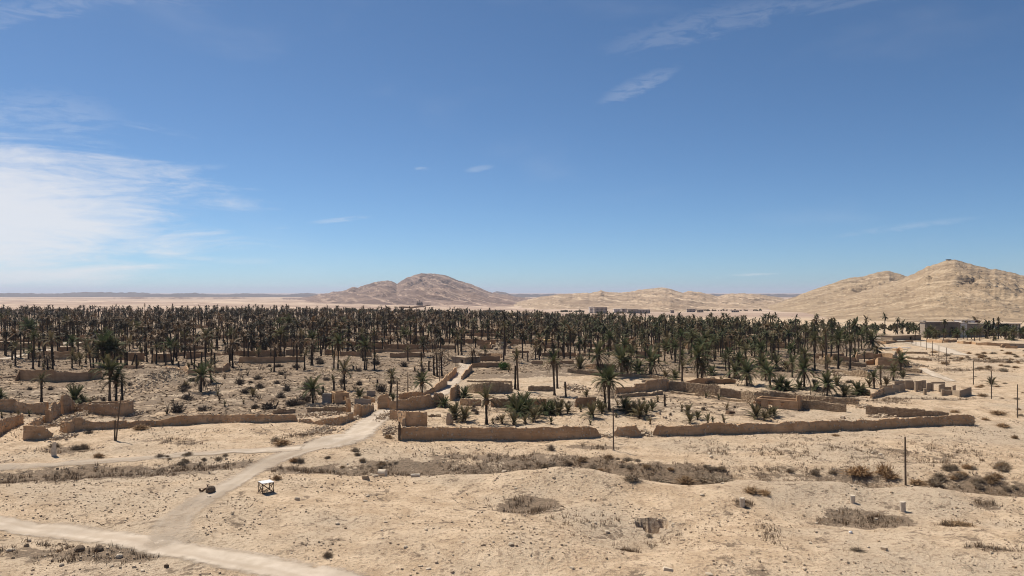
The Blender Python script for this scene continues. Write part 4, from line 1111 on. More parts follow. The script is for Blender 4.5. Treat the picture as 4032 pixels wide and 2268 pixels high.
def hut(t, zx0, zb0, zx1, zb1, ztop, depth, label, mat='mud', roof=True, front=(), side=(), roofmat='mud_pale', name='mud_hut', skew=.15):
    x0, y0, z0 = TG(t, zx0, zb0); x1, y1, z1 = TG(t, zx1, zb1)
    px, pt = T(t, zx0, ztop); h = CAMZ - y0 * (pt - HZ) / F - min(z0, z1); h = max(1.6, h)
    L = math.hypot(x1 - x0, y1 - y0); ang = math.atan2(y1 - y0, x1 - x0)
    z = min(z0, z1)
    root = thing(name, label, 'hut', (x0, y0, z), ang)
    def rel(o): return [(a * L, b * L, c * h, e * h) for a, b, c, e in o]
    def reld(o): return [(a * depth, b * depth, c * h, e * h) for a, b, c, e in o]
    m = MB(); panel(m, (0, 0), (L, 0), 0, h, .35, rel(front)); m.obj('front_wall', M[mat], root)
    m = MB(); panel(m, (0.178, depth), (0.178, .178), 0, h - .02, .35, reld(side)); m.obj('side_wall', M[mat], root)
    m = MB(); panel(m, (L - .178, .178), (L - .178, depth), 0, h - .04, .35); m.obj('side_wall', M[mat], root)
    m = MB(); panel(m, (L, depth + .178), (0, depth + .178), 0, h - .06, .35); m.obj('rear_wall', M[mat], root)
    if roof:
        m = MB(); m.box(-.25, L + .25, -.4, depth + .5, h + .003, h + .2); m.obj('roof', M[roofmat], root)
    for (a, b, c, e) in rel(front):
        m = MB(); m.box(a - .05, b + .05, -.22, -.14, e, e + .14); m.obj('lintel', M['wood'], root)
    return root
hut(2, 790, 1118, 930, 1112, 1012, 3.4, 'roofless plastered hut with dark open top and small window', 'mud', False, [(.58, .80, .30, .66)], [(.35, .6, .35, .75)])
hut(2, 664, 1120, 752, 1116, 1018, 1.2, 'grey concrete-block shed with whitish end wall', 'block', False, [])
hut(1, 1535, 702, 1652, 700, 624, 4.5, 'square mud hut with tiny window behind thin palm', 'mud', True, [(.46, .58, .45, .68)])
hut(1, -40, 585, 135, 580, 503, 5, 'flat-roofed mud house with dark square window', 'mud_dark', True, [(.50, .60, .45, .70)])
hut(1, 140, 578, 300, 572, 518, 4, 'lower mud house extension with flat roof', 'mud_dark', True, [])
hut(1, 585, 605, 765, 602, 556, 3.5, 'low flat-roofed store with pale roof slab by clearing', 'mud', True, [])
hut(2, 1962, 705, 2095, 720, 645, 6, 'tan plastered house with flat parapet roof beside the lane', 'mud_pale', True, [(.7, .85, .0, .6)])
hut(2, 895, 465, 960, 462, 428, 4, 'small pale far house amid palms', 'mud_pale', True, [(.5, .7, 0, .6)])
hut(2, 75, 462, 225, 466, 424, 4, 'far square ruined house by dark palms', 'mud', False, [(.1, .25, 0, .7), (.6, .75, .3, .7)])
hut(3, 300, 522, 390, 520, 486, 5, 'yellow hut with flat overhanging roof', 'yellow', True, [(.35, .55, .0, .65)], roofmat='yellow')
hut(3, 2180, 705, 2250, 704, 656, 3, 'plain earth house block in the palm plot', 'mud_pale', True, [])
hut(3, 1110, 392, 1180, 390, 350, 4, 'distant square ruin among tall palms', 'mud', False, [(.1, .3, 0, .7)])
hut(3, 2440, 1152, 2865, 1184, 1062, 4.0, 'long farm hut with open doorways and square window', 'mud', False, [(.045, .13, 0, .68), (.30, .40, 0, .78), (.60, .68, .36, .74)])
hut(4, 1242, 484, 1530, 480, 440, 7, 'long flat-roofed house with dark doorway beside the gravel road', 'mud_pale', True, [(.60, .69, .0, .75)])
hut(4, 2420, 556, 2560, 560, 518, 5, 'grey roadside house at the edge of the hotel palms', 'block', True, [(.35, .45, 0, .7)])
# block walls by the gate
slab(2, [(985, 1125, 1068), (1070, 1124, 1064), (1150, 1122, 1072)], 'grey concrete-block wall with a palm leaning on it', 'block')
slab(2, [(1110, 1052, 988), (1190, 1042, 990)], 'dark grey block wall standing behind the gate', 'block')
slab(2, [(1068, 1096, 1042), (1120, 1100, 1040), (1188, 1108, 1062)], 'orange-tinted broken plaster wall by the gate', 'mud')
# plank shelter roofs
x, y, z = TG(4, 1165, 585); m = MB(); m.box(-.2, 11, -.4, 1.2, 1.2, 1.38)
for k in range(5): m.box(.3 + 2.4 * k, .45 + 2.4 * k, 0, .15, -.2, 1.2)
m.obj('canopy', M['hotelwhite'], loc=(x, y, z), label='long white canopy strip on short posts beyond the terraces', category='canopy')
# ------------------------------------------------------------------ palms
def frond_geo(elev, droop, nleaf=12, leaf=.29, width=.085, vee=.35, spread=.85, seg=7):
    e = R(elev); dr = R(droop)
    P = [np.zeros(3)]; TT = []
    for i in range(seg):
        t = (i + .5) / seg
        a = e - dr * t ** 1.3
        TT.append(np.array([math.cos(a), 0, math.sin(a)]))
        P.append(P[-1] + TT[-1] / seg)
    P = np.array(P); TT = np.array(TT + [TT[-1]])
    V = []; Fc = []
    w0 = .022
    for i in range(seg + 1):                       # rachis strip
        w_ = w0 * (1 - .75 * i / seg)
        V += [P[i] + (0, w_, 0), P[i] - (0, w_, 0)]
    for i in range(seg):
        Fc += [(2 * i, 2 * i + 1, 2 * i + 3), (2 * i, 2 * i + 3, 2 * i + 2)]
    for k in range(nleaf):
        t = .12 + .86 * k / (nleaf - 1)
        f = t * seg; i = min(int(f), seg - 1); g = f - i
        p = P[i] * (1 - g) + P[i + 1] * g; T_ = TT[i]
        N_ = np.array([-T_[2], 0, T_[0]])
        prof = .55 + .45 * math.sin(math.pi * min(1, t * 1.15)) if t < .85 else .62
        for s_ in (1, -1):
            d = T_ * .85 + np.array([0, s_ * spread, 0]) + N_ * vee
            d /= np.linalg.norm(d)
            L = leaf * prof * random.uniform(.8, 1.15)
            b = len(V)
            V += [p - T_ * width * .5, p + T_ * width * .5, p + d * L + np.array([0, 0, -.03])]
            Fc.append((b, b + 1, b + 2) if s_ > 0 else (b + 1, b, b + 2))
    return np.array(V), np.array(Fc)

FR = {'up': frond_geo(74, 30), 'mid': frond_geo(50, 52), 'arch': frond_geo(28, 62), 'low': frond_geo(2, 58),
      'dry': frond_geo(-18, 62, 8, .20, .05, -.1, .45), 'hang': frond_geo(-52, 34, 8, .17, .05, 0, .35), 'club': frond_geo(-74, 12, 7, .13, .05, 0, .3),
      'spike': frond_geo(82, 14, 10, .22, .06, .3, .6), 'lay': frond_geo(24, 52, 8, .22, .05, 0, .5)}
DEADK = {'dry', 'hang', 'club', 'lay'}
FRM = {}
for k, (v, f) in FR.items():
    for mk in ('green', 'olive', 'dead'):
        if (k in DEADK) and mk != 'dead': continue
        FRM[k, mk] = mesh_np('frond', v, [f], [M[mk]])

def recipe(kind, rs):
    """list of (frond kind, material, azimuth, roll, scale)"""
    out = []
    a = rs.uniform(0, 6.28)
    def ring(keys, n, mk, s0=.85, s1=1.1):
        nonlocal a
        for i in range(n):
            a += 2.39996 + rs.uniform(-.25, .25)
            k = keys[min(int(i / n * len(keys)), len(keys) - 1)]
            m_ = mk if (k not in DEADK) else 'dead'
            if mk == 'green' and k == 'low' and rs.random() < .4: m_ = 'olive'
            out.append((k, m_, a, rs.uniform(-.25, .25), rs.uniform(s0, s1)))
    if kind == 'g': ring(['up', 'mid', 'mid', 'arch', 'arch', 'low'], 34, 'green'); ring(['dry', 'hang'], 9, 'dead', .6, .9)
    elif kind == 'r': ring(['up', 'mid', 'arch', 'low'], 17, 'olive', .6, 1.0); ring(['dry', 'hang'], 11, 'dead', .5, .9)
    elif kind == 'd': ring(['mid', 'arch', 'low'], 7, 'dead', .6, .9); ring(['dry', 'hang'], 22, 'dead', .7, 1.05)
    elif kind == 'k': ring(['up', 'mid', 'arch', 'low'], 26, 'green'); ring(['dry', 'hang', 'hang'], 26, 'dead', .8, 1.15)
    elif kind == 'l': ring(['spike', 'up', 'up', 'mid', 'arch'], 24, 'olive', .75, 1.1); ring(['lay'], 13, 'dead', .6, 1.0)
    elif kind == 'b': ring(['spike', 'up', 'mid', 'arch', 'arch', 'low'], 46, 'green', .75, 1.1); ring(['lay', 'dry'], 14, 'dead', .6, .9)
    elif kind == 'c': ring(['club'], 20, 'dead', .7, 1.2); ring(['hang'], 6, 'dead', .5, .8)
    elif kind == 'f': ring(['spike', 'up', 'mid'], 13, 'olive', .6, 1.0); ring(['lay'], 7, 'dead', .5, .9)
    return out

def crown_merge(rec, parts=FR):
    V = []; Fc = []; MI = []; base = 0
    mi = {'green': 0, 'olive': 1, 'dead': 2}
    for k, mk, az, roll, sc in rec:
        v, f = parts[k]
        v = v * sc
        cr, sr = math.cos(roll), math.sin(roll)
        y = v[:, 1] * cr - v[:, 2] * sr; z = v[:, 1] * sr + v[:, 2] * cr
        c, s = math.cos(az), math.sin(az)
        V.append(np.stack([v[:, 0] * c - y * s, v[:, 0] * s + y * c, z], -1))
        Fc.append(f + base); MI += [mi[mk]] * len(f); base += len(v)
    return np.concatenate(V), np.concatenate(Fc), MI
CROWNS = {}
for kind in 'grdklbcf':
    CROWNS[kind] = []
    for q in range(4):
        v, f, mi = crown_merge(recipe(kind, random.Random(hash(kind) % 97 * 0 + ord(kind) * 10 + q)))
        CROWNS[kind].append(mesh_np('crown', v, [f], [M['green'], M['olive'], M['dead']], mi))

def trunk_geo(seed, n=8, seg=12):
    rs = random.Random(seed)
    bx, by = rs.uniform(-.05, .05), rs.uniform(-.05, .05)
    V = []; Fc = []
    for i in range(seg + 1):
        t = i / seg
        r = (1.25 - .45 * min(1, t * 3) + .12 * t) * (1.0 if i % 2 else 1.12) * rs.uniform(.94, 1.06)
        if t == 0: r *= 1.25
        ox = bx * math.sin(t * 2.6) * 6; oy = by * math.sin(t * 2.2 + .5) * 6
        for k in range(n):
            a = 2 * math.pi * k / n
            V.append((ox + math.cos(a) * r, oy + math.sin(a) * r, t))
    for i in range(seg):
        for k in range(n):
            Fc.append((i * n + k, i * n + (k + 1) % n, (i + 1) * n + (k + 1) % n, (i + 1) * n + k))
    top = len(V); V.append((V[-1][0] - 1, V[-1][1], 1.0)); V[top] = (bx * math.sin(2.6) * 6, by * math.sin(2.7) * 6, 1.005)
    caps = [(seg * n + k, seg * n + (k + 1) % n, top) for k in range(n)]
    return np.array(V), np.array(Fc), np.array(caps), (bx * math.sin(2.6) * 6, by * math.sin(2.7) * 6)
TRK = [trunk_geo(s) for s in range(6)]
TRK_ME = {(i, mk): mesh_np('trunk', TRK[i][0], [TRK[i][1], TRK[i][2]], [M[mk]]) for i in range(6) for mk in ('trunk', 'char')}
m = MB()
for i, (z, r) in enumerate([(-.20, .10), (-.12, .17), (-.03, .20), (.06, .14), (.14, .05)]): pass
m.tube([(0, 0, -.22), (0, 0, -.12), (0, 0, -.02), (0, 0, .08), (0, 0, .16)], [.09, .15, .17, .11, .03], 7)
HEART = m.mesh('crown', M['dead'])

def zone(px, py):
    if py > 1560 and px < 700: return 'beside the ruined yard walls'
    if py > 1545 and 1700 < px < 3150: return 'in the sandy walled garden'
    if px > 3300 and py > 1420: return 'near the plaster compound'
    if 2700 < px <= 3420 and py > 1450: return 'behind the sloping stone wall'
    if 1840 < px <= 2700 and py > 1420: return 'around the raised plot'
    if px < 620 and py > 1380: return 'in gardens beside the rubble mound'
    if px < 1840 and py > 1395: return 'in the burnt scrub field'
    if px > 3100: return 'below the tan hill'
    if px > 2000: return 'in the grove beyond the raised plot'
    return 'in the burnt grove of dark trunks'
DESC = {'g': 'date palm with full green crown', 'r': 'date palm with thin ragged crown', 'd': 'dead date palm with brown drooping crown', 'k': 'palm with thick dead-frond skirt',
        'l': 'low trunkless palm clump of upright fronds', 'b': 'dense dark bushy palm clump', 'c': 'dead palm with fronds folded like a club', 'f': 'small sparse palm sprout', 's': 'bare charred palm trunk without crown'}
palm_n = [0]
detailed = [0]
def put_palm(x, y, z, h, cr, kind, lean=(0, 0), px=None, py=None, rz=None):
    palm_n[0] += 1
    if px is None: px, py = CX + F * x / y, HZ + F * (CAMZ - z) / y
    size = 'tall ' if h > 7.5 else ('short ' if h < 3.6 and kind not in 'lbfs' else '')
    if kind == 's': size = 'tall ' if h > 4.5 else 'short '
    if kind in 'lbf': size = ''
    if abs(lean[0]) + abs(lean[1]) > .18 and kind not in 'lbf': size = 'leaning ' + size
    lab = (size + DESC[kind] + ' ' + zone(px, py))
    root = thing('burnt_palm' if kind == 's' else 'palm_tree', lab, 'dead palm' if kind == 's' else 'palm', (x, y, z), random.uniform(0, 6.28) if rz is None else rz, lab)
    ti = random.randrange(6)
    lx, ly = lean
    if rz is None:
        a = -root.rotation_euler[2]; lx, ly = lx * math.cos(a) - ly * math.sin(a), lx * math.sin(a) + ly * math.cos(a)
    tr = .25 if h > 3 else .2
    if kind == 's': tr = .27
    if kind in 'lbf': h = max(.25, h * .12)
    charred = kind in 'sd' or (px < 2000 and random.random() < .75) or random.random() < .25
    t_ob = link('trunk', TRK_ME[ti, 'char' if charred else 'trunk'], root, (0, 0, -.1), (-ly, lx, 0), (tr, tr, h + .1))
    if kind == 's': return root
    ox, oy = TRK[ti][3]
    top = (ox * tr + math.sin(lx) * h, oy * tr + math.sin(ly) * h, h * math.cos(math.hypot(lx, ly)))
    rs = random.Random(palm_n[0])
    apx = cr / y * F
    if apx > 21 and detailed[0] < 75:
        detailed[0] += 1
        c = link('crown', HEART, root, top, None, cr)
        for k, mk, az, roll, sc in recipe(kind, rs):
            link('frond', FRM[k, mk], c, (0, 0, rs.uniform(-.05, .05)), (roll, 0, az), sc)
    else:
        link('crown', CROWNS[kind][rs.randrange(4)], root, top, None, cr)
    return root

PALMS = {1: [(415, 1102, 885, 75, 'r'), (1095, 1088, 800, 120, 'g'), (1160, 1088, 890, 105, 'g'), (1222, 1086, 900, 50, 'r'), (750, 1112, 960, 130, 'b'), (830, 1112, 1070, 60, 'l'), (530, 782, 500, 90, 'r'), (478, 772, 650, 85, 'd'), (440, 770, 710, 50, 'f'),
             (722, 760, 640, 65, 'r'), (935, 760, 500, 60, 'd'), (1040, 745, 560, 125, 'g'), (1100, 745, 600, 120, 'g'), (1150, 745, 580, 70, 'g'), (1045, 740, 660, 80, 'd'), (400, 598, 480, 55, 'd'), (1562, 722, 565, 55, 'r'), (2055, 772, 455, 95, 'r'),
             (1945, 788, 530, 0, 's'), (1985, 795, 712, 0, 's'), (2008, 795, 600, 0, 's'), (2120, 908, 780, 80, 'r'), (2012, 1002, 850, 110, 'k'), (2330, 762, 520, 95, 'd'), (2300, 740, 560, 60, 'd'), (1820, 602, 445, 60, 'r'), (1846, 602, 460, 60, 'r'), (872, 602, 480, 55, 'r'), (705, 548, 490, 45, 'f'),
             (1450, 638, 470, 0, 's'), (1508, 532, 440, 0, 's'), (1657, 592, 455, 0, 's'), (1705, 592, 415, 0, 's'), (1657, 738, 615, 0, 's'), (1254, 736, 580, 0, 's'), (1272, 736, 602, 0, 's'), (1318, 736, 610, 0, 's'), (730, 552, 440, 0, 's'), (2150, 752, 610, 0, 's'), (1790, 752, 695, 0, 's'),
             (672, 484, 300, 65, 'r'), (1222, 592, 430, 45, 'r'), (1322, 505, 350, 65, 'r'), (1390, 470, 375, 65, 'g'), (5, 1068, 985, 75, 'b'), (1890, 765, 735, 40, 'l'), (2530, 1045, 985, 60, 'l'), (2180, 1040, 1010, 40, 'f'), (2250, 1145, 1110, 45, 'f'), (1860, 960, 900, 60, 'f'), (1300, 590, 520, 70, 'r'), (1250, 560, 490, 30, 'd'), (1410, 612, 550, 60, 'f'), (1480, 630, 575, 40, 'f'),
             (2440, 1120, 1080, 40, 'f'), (110, 760, 720, 30, 'f'), (820, 765, 740, 30, 'f'), (70, 440, 230, 45, 'r'), (15, 440, 260, 50, 'r'), (270, 470, 360, 80, 'g'), (300, 480, 370, 70, 'g'), (510, 440, 370, 60, 'r'), (180, 1245, 1200, 45, 'f'), (290, 1240, 1195, 45, 'f'), (15, 1255, 1215, 45, 'f')],
         2: [(182, 802, 560, 60, 'd'), (150, 800, 770, 40, 'f'), (410, 782, 510, 65, 'd'), (488, 778, 640, 55, 'r'), (552, 735, 540, 75, 'd'), (566, 735, 500, 60, 'd'), (778, 772, 630, 45, 'r'), (820, 772, 520, 85, 'k'), (1086, 778, 550, 80, 'k'), (1106, 778, 700, 35, 'r'), (1186, 782, 655, 50, 'r'), (885, 990, 790, 110, 'r'),
             (572, 1118, 985, 105, 'k'), (1036, 1065, 1000, 75, 'l'), (1342, 1038, 855, 80, 'r'), (1662, 1012, 905, 90, 'k'), (1522, 692, 580, 50, 'r'), (1655, 742, 600, 55, 'c'), (1658, 745, 685, 45, 'f'), (1782, 832, 640, 0, 's'), (1815, 846, 610, 65, 'd'), (1862, 842, 615, 85, 'd'), (1732, 792, 690, 0, 's'), (2166, 714, 590, 95, 'd'),
             (2026, 692, 480, 50, 'r'), (2290, 674, 580, 50, 'r'), (2476, 694, 360, 55, 'r'), (2310, 1325, 1090, 135, 'r'), (1990, 1275, 1130, 120, 'l'), (2080, 1300, 1170, 110, 'l'), (1880, 1152, 1085, 85, 'b'), (2090, 1055, 960, 80, 'b'), (2460, 1315, 1270, 60, 'l'), (2370, 1318, 1280, 45, 'f'), (672, 1012, 945, 0, 's'), (778, 984, 890, 0, 's'), (650, 640, 430, 0, 's'),
             (972, 778, 737, 0, 's'), (1215, 908, 875, 0, 's'), (1370, 1090, 1045, 55, 'l'), (575, 600, 430, 70, 'b'), (560, 560, 470, 75, 'g'), (770, 900, 820, 60, 'f'), (1210, 965, 925, 40, 'f'), (840, 560, 400, 60, 'g'), (320, 470, 310, 70, 'g'), (230, 470, 320, 50, 'g'), (870, 440, 320, 50, 'g'), (980, 460, 330, 50, 'r'), (1060, 560, 440, 60, 'r'), (1480, 520, 430, 60, 'g'), (1670, 520, 480, 60, 'b'), (2060, 630, 410, 45, 'r'), (1770, 610, 500, 55, 'd'), (1545, 560, 430, 50, 'r'),
             (2530, 800, 770, 60, 'f'), (30, 660, 600, 50, 'r'), (280, 630, 510, 45, 'r'), (440, 640, 420, 50, 'r'), (468, 610, 420, 40, 'r')],
         3: [(32, 975, 740, 0, 's'), (60, 985, 660, 75, 'r'), (425, 1034, 700, 85, 'k'), (456, 965, 725, 60, 'd'), (540, 1054, 900, 45, 'c'), (935, 1162, 890, 100, 'k'), (972, 1190, 905, 120, 'k'), (110, 1180, 1040, 130, 'b'), (20, 1180, 1060, 110, 'b'), (215, 1294, 1165, 105, 'l'), (330, 1225, 1120, 105, 'b'), (470, 1222, 1105, 110, 'l'), (800, 1254, 1165, 110, 'l'), (872, 1186, 1060, 75, 'l'),
             (1130, 1185, 1110, 95, 'b'), (1165, 1220, 1150, 80, 'l'), (1282, 1264, 1175, 120, 'l'), (1405, 1190, 1135, 75, 'l'), (1532, 1144, 1030, 45, 'c'), (1760, 1225, 1145, 70, 'l'), (1780, 1312, 1240, 75, 'l'), (1856, 1276, 1180, 60, 'l'), (1960, 1312, 1262, 80, 'f'), (2010, 1310, 1275, 50, 'f'), (2440, 1264, 1160, 110, 'l'), (2530, 1290, 1120, 70, 'l'), (745, 1052, 1015, 50, 'l'), (20, 1325, 1240, 85, 'l'), (130, 1318, 1255, 85, 'f'), (390, 1322, 1285, 60, 'f'), (1385, 1322, 1275, 50, 'f'), (2120, 1305, 1275, 60, 'f'), (785, 1332, 1300, 30, 'f'), (1045, 1255, 1225, 30, 'f'),
             (680, 780, 690, 105, 'l'), (860, 775, 640, 105, 'k'), (1100, 835, 700, 115, 'k'), (1150, 835, 740, 85, 'k'), (1262, 815, 725, 95, 'b'), (1392, 825, 715, 115, 'k'), (1190, 724, 620, 65, 'g'), (970, 654, 465, 60, 'k'), (1790, 664, 510, 70, 'k'), (1600, 674, 500, 55, 'r'), (1638, 684, 510, 50, 'r'), (1860, 868, 660, 105, 'k'), (1902, 868, 760, 80, 'k'), (1702, 894, 750, 65, 'r'), (1632, 880, 790, 75, 'b'), (1540, 866, 815, 60, 'l'), (1960, 744, 600, 80, 'k'),
             (2140, 790, 680, 70, 'r'), (2232, 864, 800, 85, 'k'), (2352, 935, 820, 110, 'k'), (2174, 860, 700, 0, 's'), (2272, 754, 665, 55, 'g'), (2505, 790, 715, 80, 'g'), (2540, 884, 800, 90, 'k'), (775, 676, 570, 0, 's'), (275, 680, 610, 0, 's'), (628, 610, 550, 0, 's'), (1425, 728, 580, 50, 'r'), (1465, 714, 540, 45, 'r'), (2090, 650, 480, 60, 'k'), (2220, 650, 490, 45, 'r'), (2020, 640, 500, 60, 'g'), (1540, 590, 480, 45, 'r'), (160, 700, 610, 40, 'c'), (235, 680, 560, 40, 'd'), (730, 600, 470, 50, 'r'), (1255, 720, 560, 45, 'r'), (2000, 830, 770, 70, 'b'), (2100, 915, 880, 60, 'f'), (2400, 640, 560, 60, 'k'), (1230, 1150, 1110, 50, 'f'), (60, 1230, 1120, 120, 'b'), (170, 1210, 1110, 100, 'b'), (400, 1210, 1120, 90, 'b'), (560, 1215, 1150, 80, 'l'), (690, 1200, 1150, 60, 'f'), (900, 1215, 1140, 80, 'l'), (1060, 1150, 1090, 60, 'f'), (1220, 1235, 1160, 90, 'l'), (1340, 1230, 1170, 80, 'l'), (270, 1250, 1180, 80, 'l'), (1700, 1180, 1140, 50, 'f'), (2150, 1180, 1150, 50, 'f'), (1940, 1060, 1000, 50, 'f'), (2070, 1080, 1030, 45, 'f'), (1460, 1100, 1060, 50, 'f')],
         4: [(362, 952, 790, 110, 'k'), (245, 856, 715, 65, 'k'), (360, 760, 650, 75, 'k'), (25, 956, 830, 75, 'k'), (120, 975, 900, 105, 'b'), (190, 985, 920, 80, 'b'), (586, 895, 715, 35, 'r'), (600, 890, 850, 45, 'b'), (592, 1036, 935, 110, 'k'), (766, 1048, 965, 100, 'l'), (692, 936, 860, 80, 'l'), (900, 1020, 935, 90, 'b'), (940, 1030, 960, 80, 'b'), (1066, 965, 860, 60, 'k'), (1015, 956, 905, 60, 'l'), (1130, 934, 785, 50, 'r'), (1186, 936, 875, 65, 'l'), (1256, 886, 800, 65, 'k'), (1326, 815, 700, 75, 'g'), (1352, 866, 825, 60, 'l'),
             (966, 704, 620, 35, 'r'), (1045, 566, 490, 90, 'k'), (905, 575, 450, 60, 'g'), (935, 570, 430, 60, 'g'), (2236, 940, 890, 65, 'l'), (700, 596, 520, 65, 'g'), (460, 585, 480, 60, 'r'), (560, 600, 530, 60, 'g'), (780, 570, 470, 50, 'g'), (40, 720, 540, 50, 'r'), (230, 680, 580, 60, 'k'), (330, 690, 590, 50, 'r'), (100, 640, 520, 50, 'r'), (786, 660, 570, 0, 's'), (60, 1240, 1200, 70, 'l'), (20, 1250, 1190, 70, 'l'), (480, 980, 930, 70, 'b'), (310, 970, 920, 70, 'b')]}
IND = []
for t, lst in PALMS.items():
    for zx, zb, zc, zr, kind in lst:
        px, pb = T(t, zx, zb); x, y, z = G(px, pb)
        h = max(.3, (zb - zc) / 2.5417 / F * y * 1.02)
        cr = zr / 2.5417 / F * y * (1.5 if kind not in 'lbf' else 1.2)
        lean = (random.uniform(-.05, .05), random.uniform(-.04, .04))
        if t == 1 and zx == 1318: lean = (.30, 0)
        if t == 1 and zx == 2120: lean = (-.16, .1)
        if t == 3 and zx in (935,): lean = (-.05, 0)
        if t == 3 and zx == 1600: lean = (-.16, .1)
        if t == 2 and zx == 1342: lean = (.10, 0)
        if t == 2 and zx == 650: lean = (.16, 0)
        if kind in 'lbf':
            h = max(h, 1.2); cr = max(cr * 1.15, 1.0)
        IND.append((y, x, y, z, h, cr, kind, lean, px, pb))
n_explicit = len(IND)

# the rest of the grove, thinning towards the camera
FILL = []
rs = np.random.default_rng(4)
tries = 0
near_keep = [(a[1], a[2]) for a in IND]
while len(FILL) < 4200 and tries < 90000:
    tries += 1
    y = 240 + (1080 - 240) * rs.random() ** .70
    u = rs.uniform(-.78, .78)
    x = u * y
    if y > grove_far(u) * rs.uniform(.93, 1.03): continue
    px = CX + F * u
    py = HZ + F * (CAMZ - float(-45 * math.tanh((0.0075 + .0105 * float(sstep(np.array(u), -.3, .15))) * max(0, y - 350) / 45))) / y
    dens = np.interp(py, [1225, 1300, 1330, 1360, 1400, 1430], [1.0, 1.0, 1.0, .85, .48, .10])
    if px > 3150: dens *= np.interp(py, [1300, 1330, 1345, 1400], [.9, .8, .4, .12]) * (1.15 if py < 1330 else 1)
    if px > 3480 and py > 1335 - 0: continue
    if px > 3560: dens *= 1.1
    if 2050 < px <= 3150: dens *= np.interp(py, [1280, 1320, 1360, 1400], [1.3, 1.5, 1.4, 1.2])
    cl = vnoise(np.array([x / 34.0]), np.array([y / 34.0]), 77)[0]
    dens *= np.clip(.35 + 1.5 * (cl - .22), .06, 1.25)
    if rs.random() > dens: continue
    if y < 420 and any((x - a) ** 2 + (y - b) ** 2 < 12 for a, b in near_keep): continue
    near_keep.append((x, y)) if y < 420 else None
    left = px < 1900
    kind = rs.choice(['g', 'r', 'd', 'k', 's'], p=[.14, .34, .30, .06, .16] if left else [.44, .24, .08, .21, .03])
    h = rs.normal(7.6 if left else 6.8, 2.1)
    if rs.random() < .28: h *= .5
    h = float(np.clip(h, 2.2, 12))
    if kind == 's': h *= .72
    FILL.append((y, x, y, None, h, float(rs.uniform(2.3, 4.0) * (1.1 if kind == 'k' else 1)), str(kind), (float(rs.normal(0, .05)), float(rs.normal(0, .04))), None, None))
# middle distance, between the garden walls
for px0, px1, py0, py1, n_ in [(-250, 1050, 1325, 1440, 210), (1000, 1830, 1322, 1415, 150), (1950, 2700, 1318, 1420, 130), (2650, 3420, 1315, 1470, 150), (-250, 700, 1420, 1470, 14)]:
    c_ = 0; tries = 0
    while c_ < n_ and tries < n_ * 12:
        tries += 1
        px = rs.uniform(px0, px1); py = py0 + (py1 - py0) * rs.random() ** 1.5
        x, y, z = G(px, py)
        if vnoise(np.array([x / 22.0]), np.array([y / 22.0]), 78)[0] < rs.uniform(.1, .6): continue
        if any((x - a) ** 2 + (y - b) ** 2 < 7 for a, b in near_keep): continue
        near_keep.append((x, y)); c_ += 1
        left = px < 1900
        kind = str(rs.choice(['g', 'r', 'd', 'k', 's', 'l'], p=[.07, .29, .32, .10, .17, .05] if left else [.26, .22, .08, .28, .04, .12]))
        h = float(np.clip(rs.normal(6.2, 2.2), 2, 11)) * (.7 if kind == 's' else 1) * (.2 if kind == 'l' else 1)
        FILL.append((y, x, y, None, max(h, 1.2), float(rs.uniform(2.2, 3.6)) * (.85 if kind == 'd' else 1), kind, (float(rs.normal(0, .08)), float(rs.normal(0, .05))), None, None))
FILL.sort(key=lambda a: a[0])
n_palm = sum(1 for a in IND if a[6] != 's'); n_stub = len(IND) - n_palm
REST = []
for a in FILL:
    stub = a[6] == 's'
    if (not stub and n_palm < 298) or (stub and n_stub < 120):
        IND.append(a)
        if stub: n_stub += 1
        else: n_palm += 1
    else:
        REST.append(a)
IND.sort(key=lambda a: -(a[5] / a[0]))
for _, x, y, z, h, cr, kind, lean, px, py in IND:
    if z is None: z = hz(x, y)
    put_palm(x, y, z, h, cr, kind, lean, px, py)

# far palms as one mass: trunks and crowns are still real geometry
def far_frond(elev, droop, w_=.12):
    e = R(elev); V = [(0, 0, 0)]; p = np.zeros(3); pts = [p]
    for i in range(3):
        a = e - R(droop) * ((i + .5) / 3) ** 1.2
        p = p + np.array([math.cos(a), 0, math.sin(a)]) / 3; pts.append(p)
    wd = [.02, w_, w_ * .9, 0.0]
    V = []; Fc = []
    for q_, ww in zip(pts, wd):
        V += [q_ + (0, ww, .25 * ww), q_ - (0, ww, -.25 * ww)]
    for i in range(3): Fc += [(2 * i, 2 * i + 1, 2 * i + 3), (2 * i, 2 * i + 3, 2 * i + 2)]
    return np.array(V), np.array(Fc)
FFR = {'up': far_frond(70, 40), 'mid': far_frond(45, 60), 'arch': far_frond(20, 65), 'dry': far_frond(-30, 55, .09)}
far_cr = []
for q in range(10):
    rs_ = random.Random(q); rec = []; a = 0
    nf = rs_.choice([14, 18, 22, 26]); dd_ = rs_.choice([['up', 'mid', 'mid', 'arch', 'arch', 'dry'], ['up', 'mid', 'arch', 'dry', 'dry', 'dry'], ['mid', 'arch', 'arch', 'dry', 'dry', 'dry']])
    for i in range(nf):
        a += 2.4 + rs_.uniform(-.3, .3)
        k = dd_[min(5, int(i / nf * 6))]
        rec.append((k, 'green', a, rs_.uniform(-.3, .3), rs_.uniform(.7, 1.1)))
    v, f, _ = crown_merge(rec, FFR)
    far_cr.append((v, f))
m = MB(); m.tube([(0, 0, 0), (0.02, 0, .5), (0, 0, 1)], [1.2, .9, 1.0], 5, cap=False)
far_tr = [(np.array(m.v), np.array(m.f))]
fx = np.array([a[1] for a in REST]); fy = np.array([a[2] for a in REST]); fz = height(fx, fy); fh = np.array([a[4] for a in REST]); fc = np.array([a[5] for a in REST])
has = np.array([a[6] != 's' for a in REST])
N = len(REST)
